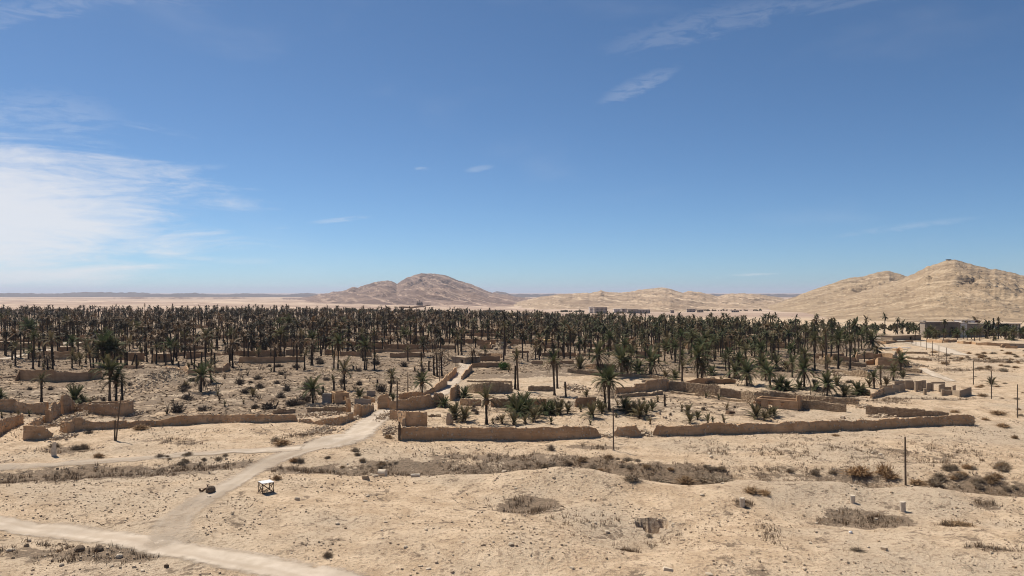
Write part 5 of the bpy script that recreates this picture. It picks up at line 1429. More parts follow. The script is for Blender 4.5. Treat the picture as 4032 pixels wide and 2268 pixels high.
scatter_obj('far_palm_trunks', far_tr, np.stack([fx, fy, fz - .2], -1), np.stack([np.full(N, .29), np.full(N, .29), fh + .2], -1), rng.random(N) * 6.28, np.zeros(N, int), M['far_trunk'],
            kind='stuff', label='dark trunks of the far palm grove', category='grove')
pxs = CX + F * fx / fy + rng.normal(0, 420, N)
for nm, sel, mt, lb in (('far_palm_crowns', pxs > 2050, 'far_green', 'green crowns of the far palm grove'), ('far_burnt_crowns', pxs <= 2050, 'far_burnt', 'brown and burnt crowns of the far palm grove')):
    k = np.where(has & sel)[0]
    sc3 = np.stack([fc[k], fc[k], fc[k] * rng.uniform(.8, 1.25, len(k))], -1)
    scatter_obj(nm, far_cr, np.stack([fx[k], fy[k], fz[k] + fh[k]], -1), sc3, rng.random(len(k)) * 6.28, rng.integers(0, len(far_cr), len(k)), M[mt], rng.normal(0, .12, len(k)), kind='stuff', label=lb, category='grove')
print('palms individual', n_palm, n_stub, 'rest', len(REST))

# ------------------------------------------------------------------ leafy blobs for orchards, bushes and conifers
def leaf_blob(n, seed, rx=1, rz=1, size=.16, cone=False, hollow=.45):
    r2 = np.random.default_rng(seed)
    d = r2.normal(size=(n, 3)); d /= np.linalg.norm(d, axis=1)[:, None]
    rad = hollow + (1 - hollow) * r2.random(n) ** .6
    lump = .75 + .5 * vnoise(d[:, 0] * 2.2 + 9 + seed, d[:, 1] * 2.2 + d[:, 2] * 2, seed)
    c = d * (rad * lump)[:, None]
    if cone:
        z = r2.random(n) ** 1.3
        c = np.stack([d[:, 0] * (1 - z) * .9 * lump, d[:, 1] * (1 - z) * .9 * lump, z * 2 - 1], -1)
    c[:, :2] *= rx; c[:, 2] = c[:, 2] * rz
    t1 = r2.normal(size=(n, 3)); t1 /= np.linalg.norm(t1, axis=1)[:, None]
    t2 = np.cross(t1, r2.normal(size=(n, 3))); t2 /= np.linalg.norm(t2, axis=1)[:, None]
    s = size * r2.uniform(.6, 1.4, n)[:, None]
    V = np.stack([c - t1 * s * .5, c + t1 * s * .5, c + t2 * s], 1).reshape(-1, 3)
    return V, np.arange(3 * n).reshape(-1, 3)
ORCH = [leaf_blob(60, s, 1.0, .8, .55) for s in range(4)]
# dark orchard rows beyond the palms
ox = []; oy = []
for px0, px1, d0, d1, n in [(-300, 330, 1080, 1180, 60), (930, 1130, 1100, 1250, 40), (1280, 1980, 1120, 1400, 190), (1900, 2330, 1050, 1300, 80), (2210, 2300, 1750, 1850, 30), (2440, 2480, 1600, 1700, 6), (3340, 3620, 520, 640, 30), (3620, 4050, 470, 520, 60), (4050, 4500, 470, 520, 30), (700, 1000, 1150, 1200, 25), (2700, 3000, 2050, 2150, 60)]:
    yy = rng.uniform(d0, d1, n); uu = (rng.uniform(px0, px1, n) - CX) / F
    ox.append(uu * yy); oy.append(yy)
ox = np.concatenate(ox); oy = np.concatenate(oy); n = len(ox); os_ = rng.uniform(1.6, 3.0, n)
scatter_obj('orchard_crowns', ORCH, np.stack([ox, oy, height(ox, oy) + os_ * .8], -1), os_, rng.random(n) * 6.28, rng.integers(0, 4, n), M['far_green'], kind='stuff',
            label='dark band of orchard trees beyond the palm grove', category='orchard')

def bush(px, py, rx, rz, label, mat='leafbush', n=900, size=.16):
    x, y, z = G(px, py)
    root = thing('bush', label, 'bush', (x, y, z))
    v, f = leaf_blob(n, int(px) % 50, rx, rz, size * rx, hollow=.3)
    v[:, 2] += rz * .8
    v = v[np.repeat((v[f].mean(1)[:, 2] > 0), 3)]
    link('foliage', mesh_np('foliage', v, [np.arange(len(v)).reshape(-1, 3)], [M[mat]]), root)
    m = MB()
    for k in range(5): m.tube([(0, 0, -.1), (random.uniform(-.3, .3) * rx, random.uniform(-.3, .3) * rx, rz * .9)], [.07, .03], 5)
    m.obj('stem', M['twig'], root)
bush(1986, 1456, 2.0, 1.35, 'round bright green bush on the raised plot edge')
def conifer(px, d, h, r, label):
    x = (px - CX) / F * d; y = d; z = hz(x, y)
    root = thing('cypress_tree', label, 'tree', (x, y, z), group='dark conifers at the hotel')
    v, f = leaf_blob(700, int(px) % 40, r, h * .5, .5, cone=True); v[:, 2] += h * .5 + .4
    link('crown', mesh_np('crown', v, [f], [M['cypress']]), root)
    m = MB(); m.tube([(0, 0, -.2), (0, 0, h * .8)], [.2, .05], 6); m.obj('trunk', M['trunk'], root)
conifer(3897, 448, 8.6, 1.1, 'slim dark conifer left of the larger conifer at the hotel')
conifer(3912, 446, 10.2, 1.7, 'tallest dark conifer standing against the hotel')
def leafy_tree(px, d, h, r, label, n=800, mat='cypress'):
    x = (px - CX) / F * d; y = d; z = hz(x, y)
    root = thing('leafy_tree', label, 'tree', (x, y, z), group='broad dark trees at the hotel')
    v, f = leaf_blob(n, int(px) % 40, r, h * .42, .6, hollow=.25); v[:, 2] += h * .58
    link('crown', mesh_np('crown', v, [f], [M[mat]]), root)
    m = MB(); m.tube([(0, 0, -.2), (0, 0, h * .6)], [.25, .1], 6); m.obj('trunk', M['trunk'], root)
for px in (3940, 3952, 3962): leafy_tree(px, 440, 7.6, 2.6, 'broad dark leafy tree before the low hotel wing')

# ------------------------------------------------------------------ shrubs
def twig_bush(seed, n=70, up=.5, spread=1.0, w_=.05, curl=.35):
    """dome of thin branching twigs, radius about 1"""
    r2 = np.random.default_rng(seed)
    V = []; Fc = []
    for i in range(n):
        a = r2.uniform(0, 6.28); el = r2.uniform(up * .35, 1.5)
        d = np.array([math.cos(a) * math.cos(el), math.sin(a) * math.cos(el), math.sin(el)]) * spread
        o = np.array([r2.normal(0, .16), r2.normal(0, .16), 0])
        L = r2.uniform(.55, 1.0)
        mid = o + d * L * .55 + r2.normal(0, .06, 3)
        tip = o + d * L + r2.normal(0, .12, 3) + np.array([0, 0, -curl * .1])
        side = np.cross(d, r2.normal(size=3)); side /= np.linalg.norm(side) + 1e-9
        b = len(V)
        V += [o - side * w_ * .6, o + side * w_ * .6, mid + side * w_ * .6, mid - side * w_ * .6, tip, mid + r2.normal(0, .3, 3) * .8, mid + side * w_]
        Fc += [(b, b + 1, b + 2), (b, b + 2, b + 3), (b + 3, b + 2, b + 4), (b + 3, b + 6, b + 5)]
    V = np.array(V); V[:, 2] = np.maximum(V[:, 2], -.02)
    return V, np.array(Fc)
def bare_shrub(seed):
    """upright burnt shrub: a few forked limbs with fine twigs"""
    rs_ = random.Random(seed); m_ = MB()
    for i in range(rs_.randint(4, 7)):
        a = rs_.uniform(0, 6.28); lean_ = rs_.uniform(.1, .75); h_ = rs_.uniform(.6, 1.0)
        p0 = Vector((rs_.uniform(-.1, .1), rs_.uniform(-.1, .1), -.05)); p1 = p0 + Vector((math.cos(a) * lean_ * .4, math.sin(a) * lean_ * .4, h_ * .5))
        p2 = p1 + Vector((math.cos(a + .4) * lean_ * .35, math.sin(a + .4) * lean_ * .35, h_ * .5))
        m_.tube([p0, p1, p2], [.035, .024, .008], 4, cap=False)
        for j in range(7):
            q0 = p1.lerp(p2, rs_.random()) if j % 2 else p0.lerp(p1, rs_.uniform(.4, 1))
            q1 = q0 + Vector((rs_.uniform(-.35, .35), rs_.uniform(-.35, .35), rs_.uniform(.05, .4)))
            sd_ = Vector((rs_.uniform(-1, 1), rs_.uniform(-1, 1), 0)).normalized() * .012
            m_.add([q0 - sd_, q0 + sd_, q1], [(0, 1, 2)])
    return m_
TW = [twig_bush(s, 130, .4, 1.0, .045) for s in range(5)]
FLATTW = [twig_bush(20 + s, 60, .2, 1.0) for s in range(3)]
SHM = {}
for mk in ('twig', 'rustbush', 'greybush'):
    SHM[mk] = [mesh_np('shrub', v, [f], [M[mk]]) for v, f in TW]
DENSE = {mk: [mesh_np('shrub', v, [f], [M[mk]]) for v, f in [twig_bush(40 + s, 240, .25, 1.0, .034) for s in range(4)]] for mk in ('rustbush', 'greybush')}
BARE = [bare_shrub(s).mesh('shrub', M['twig']) for s in range(5)]
BARED = [bare_shrub(s + 9).mesh('shrub', M['char']) for s in range(4)]

def shrub(px, py, r, h, kind, label, group):
    x, y, z = G(px, py)
    me_ = {'twig': SHM['twig'], 'rust': DENSE['rustbush'], 'grey': DENSE['greybush'], 'bare': BARE, 'burnt': BARED}[kind]
    link('shrub', random.choice(me_), None, (x, y, z), (0, 0, random.uniform(0, 6.28)), (r * random.uniform(.85, 1.2), r, h), label=label, category='shrub', group=group)
# named shrubs (photograph pixels): px, py, radius m, height m, kind, label
for a in [(1090, 1888, .75, .75, 'rust', 'small rusty bush right behind the white-topped stand'), (388, 1800, 1.0, .8, 'rust', 'rust-brown bush beside the farm track left end'), (1110, 1750, 1.8, 1.1, 'rust', 'big rust-brown bush beside the dirt track junction'),
          (1085, 1738, 1.2, .9, 'grey', 'grey shrub behind the big rust-brown bush'), (2170, 1772, .9, 1.1, 'grey', 'dark round shrub on the ditch edge behind the crest'), (3380, 1872, 2.6, 1.6, 'rust', 'wide rust and grey bush in the ditch left of the tall pole'),
          (3480, 1866, 1.7, 1.7, 'rust', 'upright rust bush in the ditch near the tall pole'), (3505, 1886, 1.6, .9, 'rust', 'low rusty bush at the ditch edge'), (3612, 1906, 1.8, .8, 'rust', 'rust-brown bush just right of the tall pole'), (3680, 1905, 1.5, 1.2, 'grey', 'dark grey round bush right of the tall pole'),
          (3210, 1868, .9, .9, 'grey', 'small dark shrub in the ditch, alone on pale sand'), (2490, 1890, 1.5, .9, 'grey', 'olive shrub on the near lip of the ditch'), (2590, 1900, 2.2, 1.0, 'grey', 'wide olive shrub on the near lip of the ditch'), (2700, 1885, 2.0, 1.1, 'rust', 'brown shrub of the big ditch thicket'),
          (2790, 1895, 2.6, 1.0, 'grey', 'broad olive shrub of the big ditch thicket'), (2840, 1905, 2.2, .9, 'grey', 'low olive shrub ending the big ditch thicket'), (2960, 1940, 1.3, .9, 'rust', 'brown bush behind the short column drum'), (3010, 1946, 1.2, .7, 'rust', 'smaller brown bush behind the short column drum'),
          (3995, 1726, 1.0, .7, 'rust', 'orange-brown bush on the open slope at far right'), (2555, 2112, .5, .35, 'grey', 'tiny dark shrub by the pit'), (1290, 2192, .7, .6, 'grey', 'lone dark tuft on bare sand above the dirt road'), (3375, 2170, .9, .4, 'grey', 'small green-grey cushion plant on pale gravel'),
          (3780, 2068, 1.8, .5, 'rust', 'low orange-brown tuft patch on the right gravel'), (555, 1690, 2.2, 1.1, 'rust', 'brown brush heap against the long low wall'), (600, 1676, 1.5, 1.4, 'twig', 'grey brush leaning on the long low wall'), (350, 1706, 1.2, .8, 'twig', 'pale twiggy bush by the leaning pole'),
          (3280, 1868, .8, .7, 'grey', 'dark tuft in the ditch mouth'), (3110, 1858, .8, .6, 'grey', 'dark tuft on the ditch rim'), (300, 1770, 1.0, .9, 'grey', 'dark shrub beside the standing stone'), (215, 1760, 1.3, .9, 'grey', 'dark shrub left of the standing stone'), (330, 1767, 1.0, 1.0, 'grey', 'dark shrub right of the standing stone'),
          (3870, 1560, 1.6, .8, 'rust', 'brown desert shrub near the slanting shadow of a pole'), (3930, 1630, 2.2, .9, 'rust', 'wide rusty shrub right of the longest wall'), (3880, 1655, 1.2, .6, 'rust', 'small rusty shrub past the wall corner'), (3950, 1680, 1.6, .8, 'rust', 'rusty shrub on open ground past the wall corner'), (3760, 1625, 1.4, .7, 'rust', 'rusty shrub behind the wall corner'), (3290, 1716, 1.0, .4, 'rust', 'faint dry tuft before the longest wall'),
          (1530, 1725, 1.0, .8, 'rust', 'brown thorn bush in front of the stone bank by the gatepost')]:
    shrub(*a, None)
# open desert at right and grove floor: unlabelled look-alikes share one label per place
def many(n, poly, kinds, rmin, rmax, hk, label, group, seed):
    r2 = random.Random(seed)
    P = np.array(poly); c = 0
    while c < n:
        px = r2.uniform(P[:, 0].min(), P[:, 0].max()); py = r2.uniform(P[:, 1].min(), P[:, 1].max())
        if not in_poly(np.array([px]), np.array([py]), poly)[0]: continue
        r = r2.uniform(rmin, rmax)
        shrub(px, py, r, r * r2.uniform(*hk), r2.choice(kinds), label, group); c += 1
many(40, [(3640, 1385), (4100, 1370), (4100, 1480), (3720, 1440)], ['rust', 'rust', 'grey'], .8, 2.2, (.4, .7), 'flat brown shrub dotting the open desert beyond the poles', 'shrubs of the open desert', 1)
many(16, [(3760, 1480), (4100, 1480), (4100, 1680), (3850, 1620)], ['rust', 'grey'], .5, 1.4, (.4, .7), 'small brown shrub on the sand between the poles', 'shrubs between the poles', 2)
many(30, [(3650, 1850), (4090, 1830), (4090, 1935), (3700, 1912)], ['grey', 'grey', 'rust'], .5, 1.3, (.5, .9), 'grey-brown bush crowding the ditch at the right', 'bushes of the right ditch', 3)
many(24, [(2060, 1835), (2420, 1800), (3000, 1830), (3000, 1862), (2300, 1862)], ['grey', 'grey', 'rust'], .5, 1.2, (.5, .9), 'dark bush in the middle of the ditch behind the crest', 'bushes of the middle ditch', 4)
many(12, [(620, 1800), (930, 1775), (960, 1800), (700, 1830)], ['grey'], .4, .9, (.6, 1.0), 'dark bush between farm track and dirt track', 'bushes between the tracks', 5)
many(14, [(1110, 1810), (1380, 1770), (1600, 1835), (1300, 1855)], ['grey', 'grey', 'rust'], .4, 1.1, (.5, .9), 'dark bush on the ditch bank right of the dirt track', 'bushes right of the dirt track', 6)
many(100, [(560, 1560), (1000, 1400), (1700, 1440), (1650, 1530), (1200, 1590), (1000, 1640), (560, 1630)], ['bare', 'twig', 'twig', 'burnt'], 1.1, 2.6, (.7, 1.15), 'leafless grey shrub in the burnt scrub field', 'leafless shrubs of the scrub field', 7)
many(18, [(0, 1420), (560, 1440), (500, 1600), (0, 1560)], ['bare', 'twig', 'burnt'], .7, 1.5, (.8, 1.2), 'leafless grey shrub in the ruined gardens', 'leafless shrubs of the ruined gardens', 8)
many(22, [(1800, 1600), (2300, 1580), (2600, 1570), (3000, 1600), (2900, 1640), (1900, 1660)], ['bare', 'twig', 'twig'], .4, 1.0, (.9, 1.6), 'dry stalky tuft in the sandy garden', 'dry tufts of the sandy garden', 9)
many(16, [(2700, 1480), (3350, 1500), (3380, 1545), (2700, 1515)], ['burnt', 'twig', 'bare'], 1.0, 2.2, (.6, 1.0), 'tangled dry brush under the drooping palms', 'brush of the palm thicket', 10)

# ------------------------------------------------------------------ dry ground cover (uncountable)
def tuft(seed, n=9):
    r2 = np.random.default_rng(seed); V = []; Fc = []
    for i in range(n):
        a = r2.uniform(0, 6.28); o = np.array([r2.normal(0, .25), r2.normal(0, .25), 0]); tip = o + np.array([math.cos(a) * r2.uniform(.1, .6), math.sin(a) * r2.uniform(.1, .6), r2.uniform(.4, 1.0)])
        s_ = np.array([math.cos(a + 1.5), math.sin(a + 1.5), 0]) * .045
        b = len(V); V += [o - s_, o + s_, tip]; Fc.append((b, b + 1, b + 2))
    return np.array(V), np.array(Fc)
TUFT = [tuft(s) for s in range(6)]
cx_, cy_, cs_ = [], [], []
rx_, ry_, rs2 = [], [], []
for i, (lx, ly, ax, ay, s) in enumerate(LIT_W):
    if s < .35: continue
    n = int(min(5000, ax * ay * 11 * s + 60))
    a = rng.random(n) * 6.28; r = np.sqrt(rng.random(n)) * np.clip(rng.normal(.85, .2, n), 0, 1.25)
    X = lx + np.cos(a) * r * ax; Y = ly + np.sin(a) * r * ay
    kp = fbm(X / 2.2, Y / 2.2, 3, 51) > -.10
    kp &= (np.hypot(X - PITX, Y - PITY) > 3.2) & off_road(X, Y, 1.9)
    X, Y = X[kp], Y[kp]
    rusty = rng.random(len(X)) < .26
    cx_.append(X[~rusty]); cy_.append(Y[~rusty]); rx_.append(X[rusty]); ry_.append(Y[rusty])
X = np.concatenate(cx_); Y = np.concatenate(cy_); n = len(X); sc = .2 + .6 * rng.random(n) ** 2
scatter_obj('dry_scrub', TUFT, np.stack([X, Y, height(X, Y) - .02], -1), np.stack([sc, sc, sc * 1.0], -1), rng.random(n) * 6.28, rng.integers(0, 6, n), M['twig_a'], kind='stuff', label='grey dry scrub covering ditch and hollows', category='scrub')
# rusty grass also in thin drifts over the open foreground
n2 = 5200
Y2 = 62 + (125 - 62) * rng.random(n2); X2 = (rng.uniform(-.72, .72, n2)) * Y2
kp = (fbm(X2 / 5, Y2 / 3, 4, 71) > .05) & (np.hypot(X2 - PITX, Y2 - PITY) > 3) & off_road(X2, Y2, 1.9)
X = np.concatenate(rx_ + [X2[kp]]); Y = np.concatenate(ry_ + [Y2[kp]]); n = len(X); sc = rng.uniform(.10, .34, n)
scatter_obj('dry_grass', TUFT, np.stack([X, Y, height(X, Y) - .02], -1), np.stack([sc, sc, sc * .8], -1), rng.random(n) * 6.28, rng.integers(0, 6, n), M['rust_a'], kind='stuff', label='rust-coloured dry grass drifts on the sand', category='grass')
# litter of twigs and dead fronds in the fields and grove
n = 62000
Y = 118 + (430 - 118) * rng.random(n) ** .8; X = rng.uniform(-.72, .52, n) * Y
kp = (in_poly(X, Y, FIELD) | in_poly(X, Y, GARDEN) & (rng.random(n) < .35) | ((Y > 225) & (X / Y < .47))) & (fbm(X / 5, Y / 5, 3, 91) > -.08)
X, Y = X[kp], Y[kp]; n = len(X); sc = rng.uniform(.35, 1.25, n)
LITV = [(np.array([(-1, -.04, 0), (1, .02, .05), (.1, .06, .22), (-.6, -.5, .05), (.5, .1, .1), (-.1, .45, .28), (.2, -.5, .02), (.3, .3, .12), (-.3, .05, .45)]) * .6, np.array([(0, 1, 2), (3, 4, 5), (6, 7, 8)])),
        (np.array([(-.8, .2, 0), (.9, -.1, .12), (.2, .1, .3), (-.2, -.6, .02), (-.1, .6, .2), (-.3, .1, .16), (.4, -.3, 0), (.5, .2, .5), (.3, .1, .1)]) * .6, np.array([(0, 1, 2), (3, 4, 5), (6, 7, 8)]))]
scatter_obj('frond_litter', LITV, np.stack([X, Y, height(X, Y)], -1), sc, rng.random(n) * 6.28, rng.integers(0, 2, n), M['twig_a'], kind='stuff', label='fallen twigs and dead fronds strewn over the burnt field', category='litter')
# gravel
n = 42000
Y = 60 + (150 - 60) * rng.random(n) ** .75; X = rng.uniform(-.74, .74, n) * Y
kp = (fbm(X / 6, Y / 6, 4, 61) > -.06 + .1 * rng.random(n)) & off_road(X, Y)
X, Y = X[kp], Y[kp]; n = len(X); sc = .05 + .15 * rng.random(n) ** 4
scatter_obj('gravel', STONES, np.stack([X, Y, height(X, Y) + sc * .12], -1), sc[:, None] * rng.uniform(.7, 1.4, (n, 3)), rng.random(n) * 6.28, rng.integers(0, 7, n), M['rubble'], kind='stuff', label='pale gravel strewn over the sand', category='gravel')

# ------------------------------------------------------------------ poles
def pole(px, pb, pt, label, lean=0.0, r=.11, arms=0, mat='wood'):
    x, y, z = G(px, pb); h = (pb - pt) / F * y * 1.02
    root = thing('utility_pole', label, 'pole', (x, y, z), group=None)
    m = MB(); m.tube([(0, 0, -.4), (lean * h * .5, 0, h * .5), (lean * h, 0, h)], [r, r * .88, r * .72], 8); m.obj('shaft', M[mat], root)
    m = MB(); m.tube([(lean * h - .0, -.16, h - .25), (lean * h, .16, h - .25)], .035, 6); m.obj('bolt', M['metal'], root)
    for k in range(arms):
        m = MB(); m.box(lean * h - .55, lean * h + .55, -.15, -.05, h - .5 - .5 * k, h - .4 - .5 * k); a_ = m.obj('crossarm', M['wood'], root)
        for s_ in (-.45, .45):
            m = MB(); m.tube([(0, 0, 0), (0, 0, .12), (0, 0, .16)], [.05, .06, .03], 6); m.obj('insulator', M['mud_pale'], a_, (lean * h + s_, -.1, h - .4 - .5 * k))
    return root
pole(2416, 1773, 1608, 'tall thin brown pole standing in front of the broken mud wall gap', -.01, .12)
pole(3566, 1902, 1716, 'tall dark pole with pegged top, on the ditch edge', -.012, .14)
pole(456, 1735, 1563, 'weathered pole leaning over the long low wall', .115, .13)
pole(451, 1734, 1654, 'short grey stub pole bracing the leaning pole', .03, .14)
pole(1563, 1653, 1504, 'stout bare pole behind the box-like yard wall', .01, .17)
pole(1606, 1569, 1467, 'bare pole behind the rounded reddish wall', .0, .15)
pole(1731, 1522, 1408, 'thin pole on the left lane wall', .0, .11)
pole(1795, 1453, 1388, 'thin pole at the upper lane', .0, .10)
pole(1765, 1425, 1355, 'thin pole beyond the upper lane', .0, .10)
for i, (zx, zb, zt) in enumerate([(2497, 1256, 930), (2236, 1068, 795), (2056, 926, 690), (1788, 740, 560), (1711, 700, 540), (1645, 640, 495), (1588, 580, 460), (1530, 540, 442), (1481, 530, 440), (1440, 520, 437)]):
    px, pb = T(4, zx, zb); _, pt = T(4, zx, zt)
    pole(px, pb, pt, ['first desert power pole, past the end of the longest wall', 'desert power pole beside the lone dark palm shrub', 'desert power pole with small box near its top', 'fourth pole of the desert line, by the sandy path', 'fifth pole of the desert line, with small fitting', 'sixth pole of the desert line, near white rubble',
                      'seventh pole of the desert line, above the stone walls', 'eighth pole of the desert line, at the gravel road', 'ninth pole of the desert line, on the gravel road', 'last visible pole of the desert line, by the flat-roofed house'][i], 0, .12 if i < 3 else .13)
px, pb = T(4, 427, 1082); pole(px, pb, T(4, 427, 928)[1], 'thin dark pole rising behind the long stone wall', 0, .09)

# ------------------------------------------------------------------ concrete post, standing stone, drums, blocks
x, y, z = G(1573, 1734); m = MB(); m.box(-.2, .2, -.2, .2, -.3, 2.55); m.box(-.13, .13, -.13, .13, 2.55, 3.0); m.obj('gate_post', M['wood'], loc=(x, y, z), label='brown timber gatepost at the start of the long wall', category='post')
x, y, z = G(213, 1795)
v = np.array([(-.3, -.22, -.3), (.3, -.22, -.3), (.3, .22, -.3), (-.3, .22, -.3), (-.34, -.2, .9), (.26, -.2, .9), (.24, .2, .9), (-.3, .2, .9), (-.18, -.18, 2.0), (.28, -.18, 2.05), (.26, .16, 2.0), (-.16, .18, 1.95)])
f = [(0, 1, 5, 4), (1, 2, 6, 5), (2, 3, 7, 6), (3, 0, 4, 7), (4, 5, 9, 8), (5, 6, 10, 9), (6, 7, 11, 10), (7, 4, 8, 11), (8, 9, 10, 11)]
link('standing_stone', mesh_np('standing_stone', v, [f], [M['limestone']]), None, (x, y, z), (0, 0, .3), label='upright pale standing stone among dark shrubs', category='stone')

def drum_mesh(r, h, seed, n=20):
    rs_ = np.random.default_rng(seed); V = []; Fc = []
    prof = [(0, 1.0), (.08, 1.0), (.5, .97), (.92, .98), (.97, .96), (1.0, .90)]
    for t, q in prof:
        for k in range(n):
            a = 2 * math.pi * k / n
            w_ = q * (1 + (vnoise(np.array([k * .6 + seed]), np.array([t * 4.0]), 3)[0] - .5) * .10)
            V.append((math.cos(a) * r * w_, math.sin(a) * r * w_, h * t + (rs_.normal(0, .02) if t > .9 else 0)))
    for i in range(len(prof) - 1):
        for k in range(n): Fc.append((i * n + k, i * n + (k + 1) % n, (i + 1) * n + (k + 1) % n, (i + 1) * n + k))
    V.append((0, 0, h)); V.append((0, 0, 0)); c = len(V) - 2
    tri = [((len(prof) - 1) * n + k, (len(prof) - 1) * n + (k + 1) % n, c) for k in range(n)] + [((k + 1) % n, k, c + 1) for k in range(n)]
    return mesh_np('column_drum', np.array(V), [np.array(Fc), np.array(tri)], [M['limestone']], smooth=False)
for px, pb, r, h, lab in [(2923, 1993, .29, .95, 'short upright column drum ringed by dark scrub'), (3358, 1979, .29, .85, 'upright column drum behind the large scrub hollow'), (3555, 2014, .31, 1.12, 'taller upright column drum at the right of the scrub hollow')]:
    x, y, z = G(px, pb); link('column_drum', drum_mesh(r, h + .15, int(px)), None, (x, y, z - .15), (R(2), R(-2), 0), label=lab, category='column drum')
x, y, z = G(1634, 1879); link('column_drum', drum_mesh(.23, 1.15, 3), None, (x - .55, y, z + .20), (0, R(90), R(8)), label='slender column drum lying on its side on the sand', category='column drum')
x, y, z = G(1505, 1874); link('column_drum', drum_mesh(.48, 1.05, 9), None, (x - .45, y, z + .42), (0, R(88), R(-14)), label='thick weathered column drum lying beside broken stones', category='column drum')
def rock(px, py, s, label, mat=None, kind=0, group=None, sq=False):
    x, y, z = G(px, py)
    me_ = (pale_me if sq else rock_me)[kind % 5]
    sc = s if isinstance(s, tuple) else (s, s * .9, s * .7)
    o = link('stone_block' if sq else 'rock', me_, None, (x, y, z + sc[2] * .28), (random.uniform(-.1, .1), random.uniform(-.1, .1), random.uniform(0, 6.28)), sc, label=label, category='stone', group=group)
    if mat: o.material_slots[0].link = 'OBJECT'; o.material_slots[0].material = M[mat]
    return o
rock(1478, 1878, (.9, .6, .45), 'flat broken stone between the thick drum and square block', None, 1)
rock(1463, 1872, (.6, .5, .4), 'small pale stone touching the thick fallen drum', None, 3)
rock(1440, 1887, (.75, .6, .55), 'brown square stone block left of the fallen drums', 'stonewall', 2, None, True)
rock(1168, 1968, (.62, .5, .42), 'angular pale stone alone on the sand below the white-topped stand', None, 2)
rock(1448, 1955, (.5, .4, .3), 'small pale stone on the open sand', None, 4)
rock(1328, 2064, (.5, .4, .25), 'flat whitish stone on the open sand', None, 1)
rock(1596, 2157, (.42, .34, .26), 'white rounded stone above the dirt road', None, 3)
rock(2012, 2146, (.55, .45, .30), 'chalk-white stone in the middle foreground', None, 0)
rock(2630, 2246, (.85, .32, .26), 'long dark-sided stone slab in the near gravel', None, 2, None, True)
rock(3482, 2166, (.62, .42, .36), 'squared tan stone block on the right gravel', None, 1, None, True)
rock(2790, 2262, (.75, .5, .2), 'flat white slab cut by the photograph edge gravel', None, 4)
rock(3368, 1926, (.55, .35, .3), 'round stone on the berm near the upright drum', None, 1)
rock(2800, 1802, (.8, .5, .4), 'pale boulder on the slope before the longest wall', None, 2)
rock(2320, 1856, (.8, .6, .35), 'white stone at the ditch lip', None, 3)
rock(1985, 1858, (1.0, .5, .3), 'white flat stones by the scrub crest', None, 0)
rock(3465, 1790, (.8, .5, .25), 'whitish flat stone on the far bank left of the tall pole', None, 0)
rock(2030, 1924, (.45, .35, .2), 'small white stone above the scrub hollow', None, 1)
rock(3350, 2100, (.35, .3, .3), 'small white scrap below the large scrub hollow', 'white', 2)
rock(315, 2168, (.95, .8, .62), 'dark crusted lump beside its twin below the dirt road', 'darkstone', 0)
rock(390, 2168, (1.0, .8, .62), 'dark crusted lump with a tan face, right of its twin', 'darkstone', 3)
rock(115, 2132, (.55, .4, .35), 'pale stone near the left road edge', None, 1)
rock(104, 2152, (.42, .4, .35), 'tan stone below the pale stone at the road edge', 'stonewall', 2)
rock(40, 2172, (1.0, .5, .4), 'broad tan stone with dark end at left', None, 4)
rock(468, 2196, (.6, .5, .42), 'pale split stone pair right of the dark lumps', None, 2)
rock(242, 2228, (.5, .38, .3), 'pale stone low in the left gravel', None, 0)
rock(655, 2234, (.4, .35, .32), 'dark squared stone in the grey gravel', 'darkstone', 1, None, True)
rock(52, 2198, (.36, .3, .25), 'small brown stone in the left gravel', 'stonewall', 3)
rock(206, 2212, (.3, .25, .25), 'small dark stone in the left gravel', 'darkstone', 3)
rock(330, 1925, (.45, .3, .22), 'dark clod on the sand left of the bent pipe', 'darkstone', 1)
rock(3408, 1552, (1.9, 1.3, 1.6), 'big dark boulder at the corner of the stone walls', 'stonewall', 2)
rock(2572, 1640, (.9, .6, .45), 'pale squared block in the sandy garden', None, 1, None, True)
rock(2594, 1632, (.9, .6, .6), 'taller pale block in the sandy garden', None, 2, None, True)
rock(2618, 1646, (.9, .6, .4), 'low pale block beside the two garden blocks', None, 3, None, True)
rock(2880, 1628, (1.9, .8, .6), 'rusty box-like slab lying in the sandy garden', 'rust', 4, None, True)
rock(3319, 1648, (.8, .6, .6), 'squared stone in the yard behind the longest wall', None, 0, None, True)
r2 = random.Random(31)
for i in range(110):
    px = r2.uniform(20, 4010); py = r2.uniform(1900, 2262) if i < 80 else r2.uniform(1740, 1900)
    # keep off the dirt road
    if px < 1350 and abs(py - np.interp(px, [0, 300, 600, 900, 1150, 1330], [2062, 2100, 2145, 2200, 2247, 2285])) < 45: continue
    s = r2.uniform(.16, .38)
    rock(px, py, (s * r2.uniform(.8, 1.5), s, s * r2.uniform(.5, .8)), 'small loose stone on the open sand of the foreground', None if r2.random() < .75 else 'stonewall', r2.randrange(5), 'loose stones of the foreground', r2.random() < .4)
# pit rim stones
r2 = random.Random(5)
for i in range(12):
    a = i / 12 * 6.28; X = PITX + math.cos(a) * 2.3 * r2.uniform(.9, 1.1); Y = PITY + math.sin(a) * 1.5 * r2.uniform(.95, 1.15); s = r2.uniform(.14, .28)
    link('rock', rock_me[i % 5], None, (X, Y, hz(X, Y) + s * .1), (0, 0, a), (s * 1.3, s, s * .7), label='rough stone set in the rim of the dark pit', category='stone', group='stones around the pit')

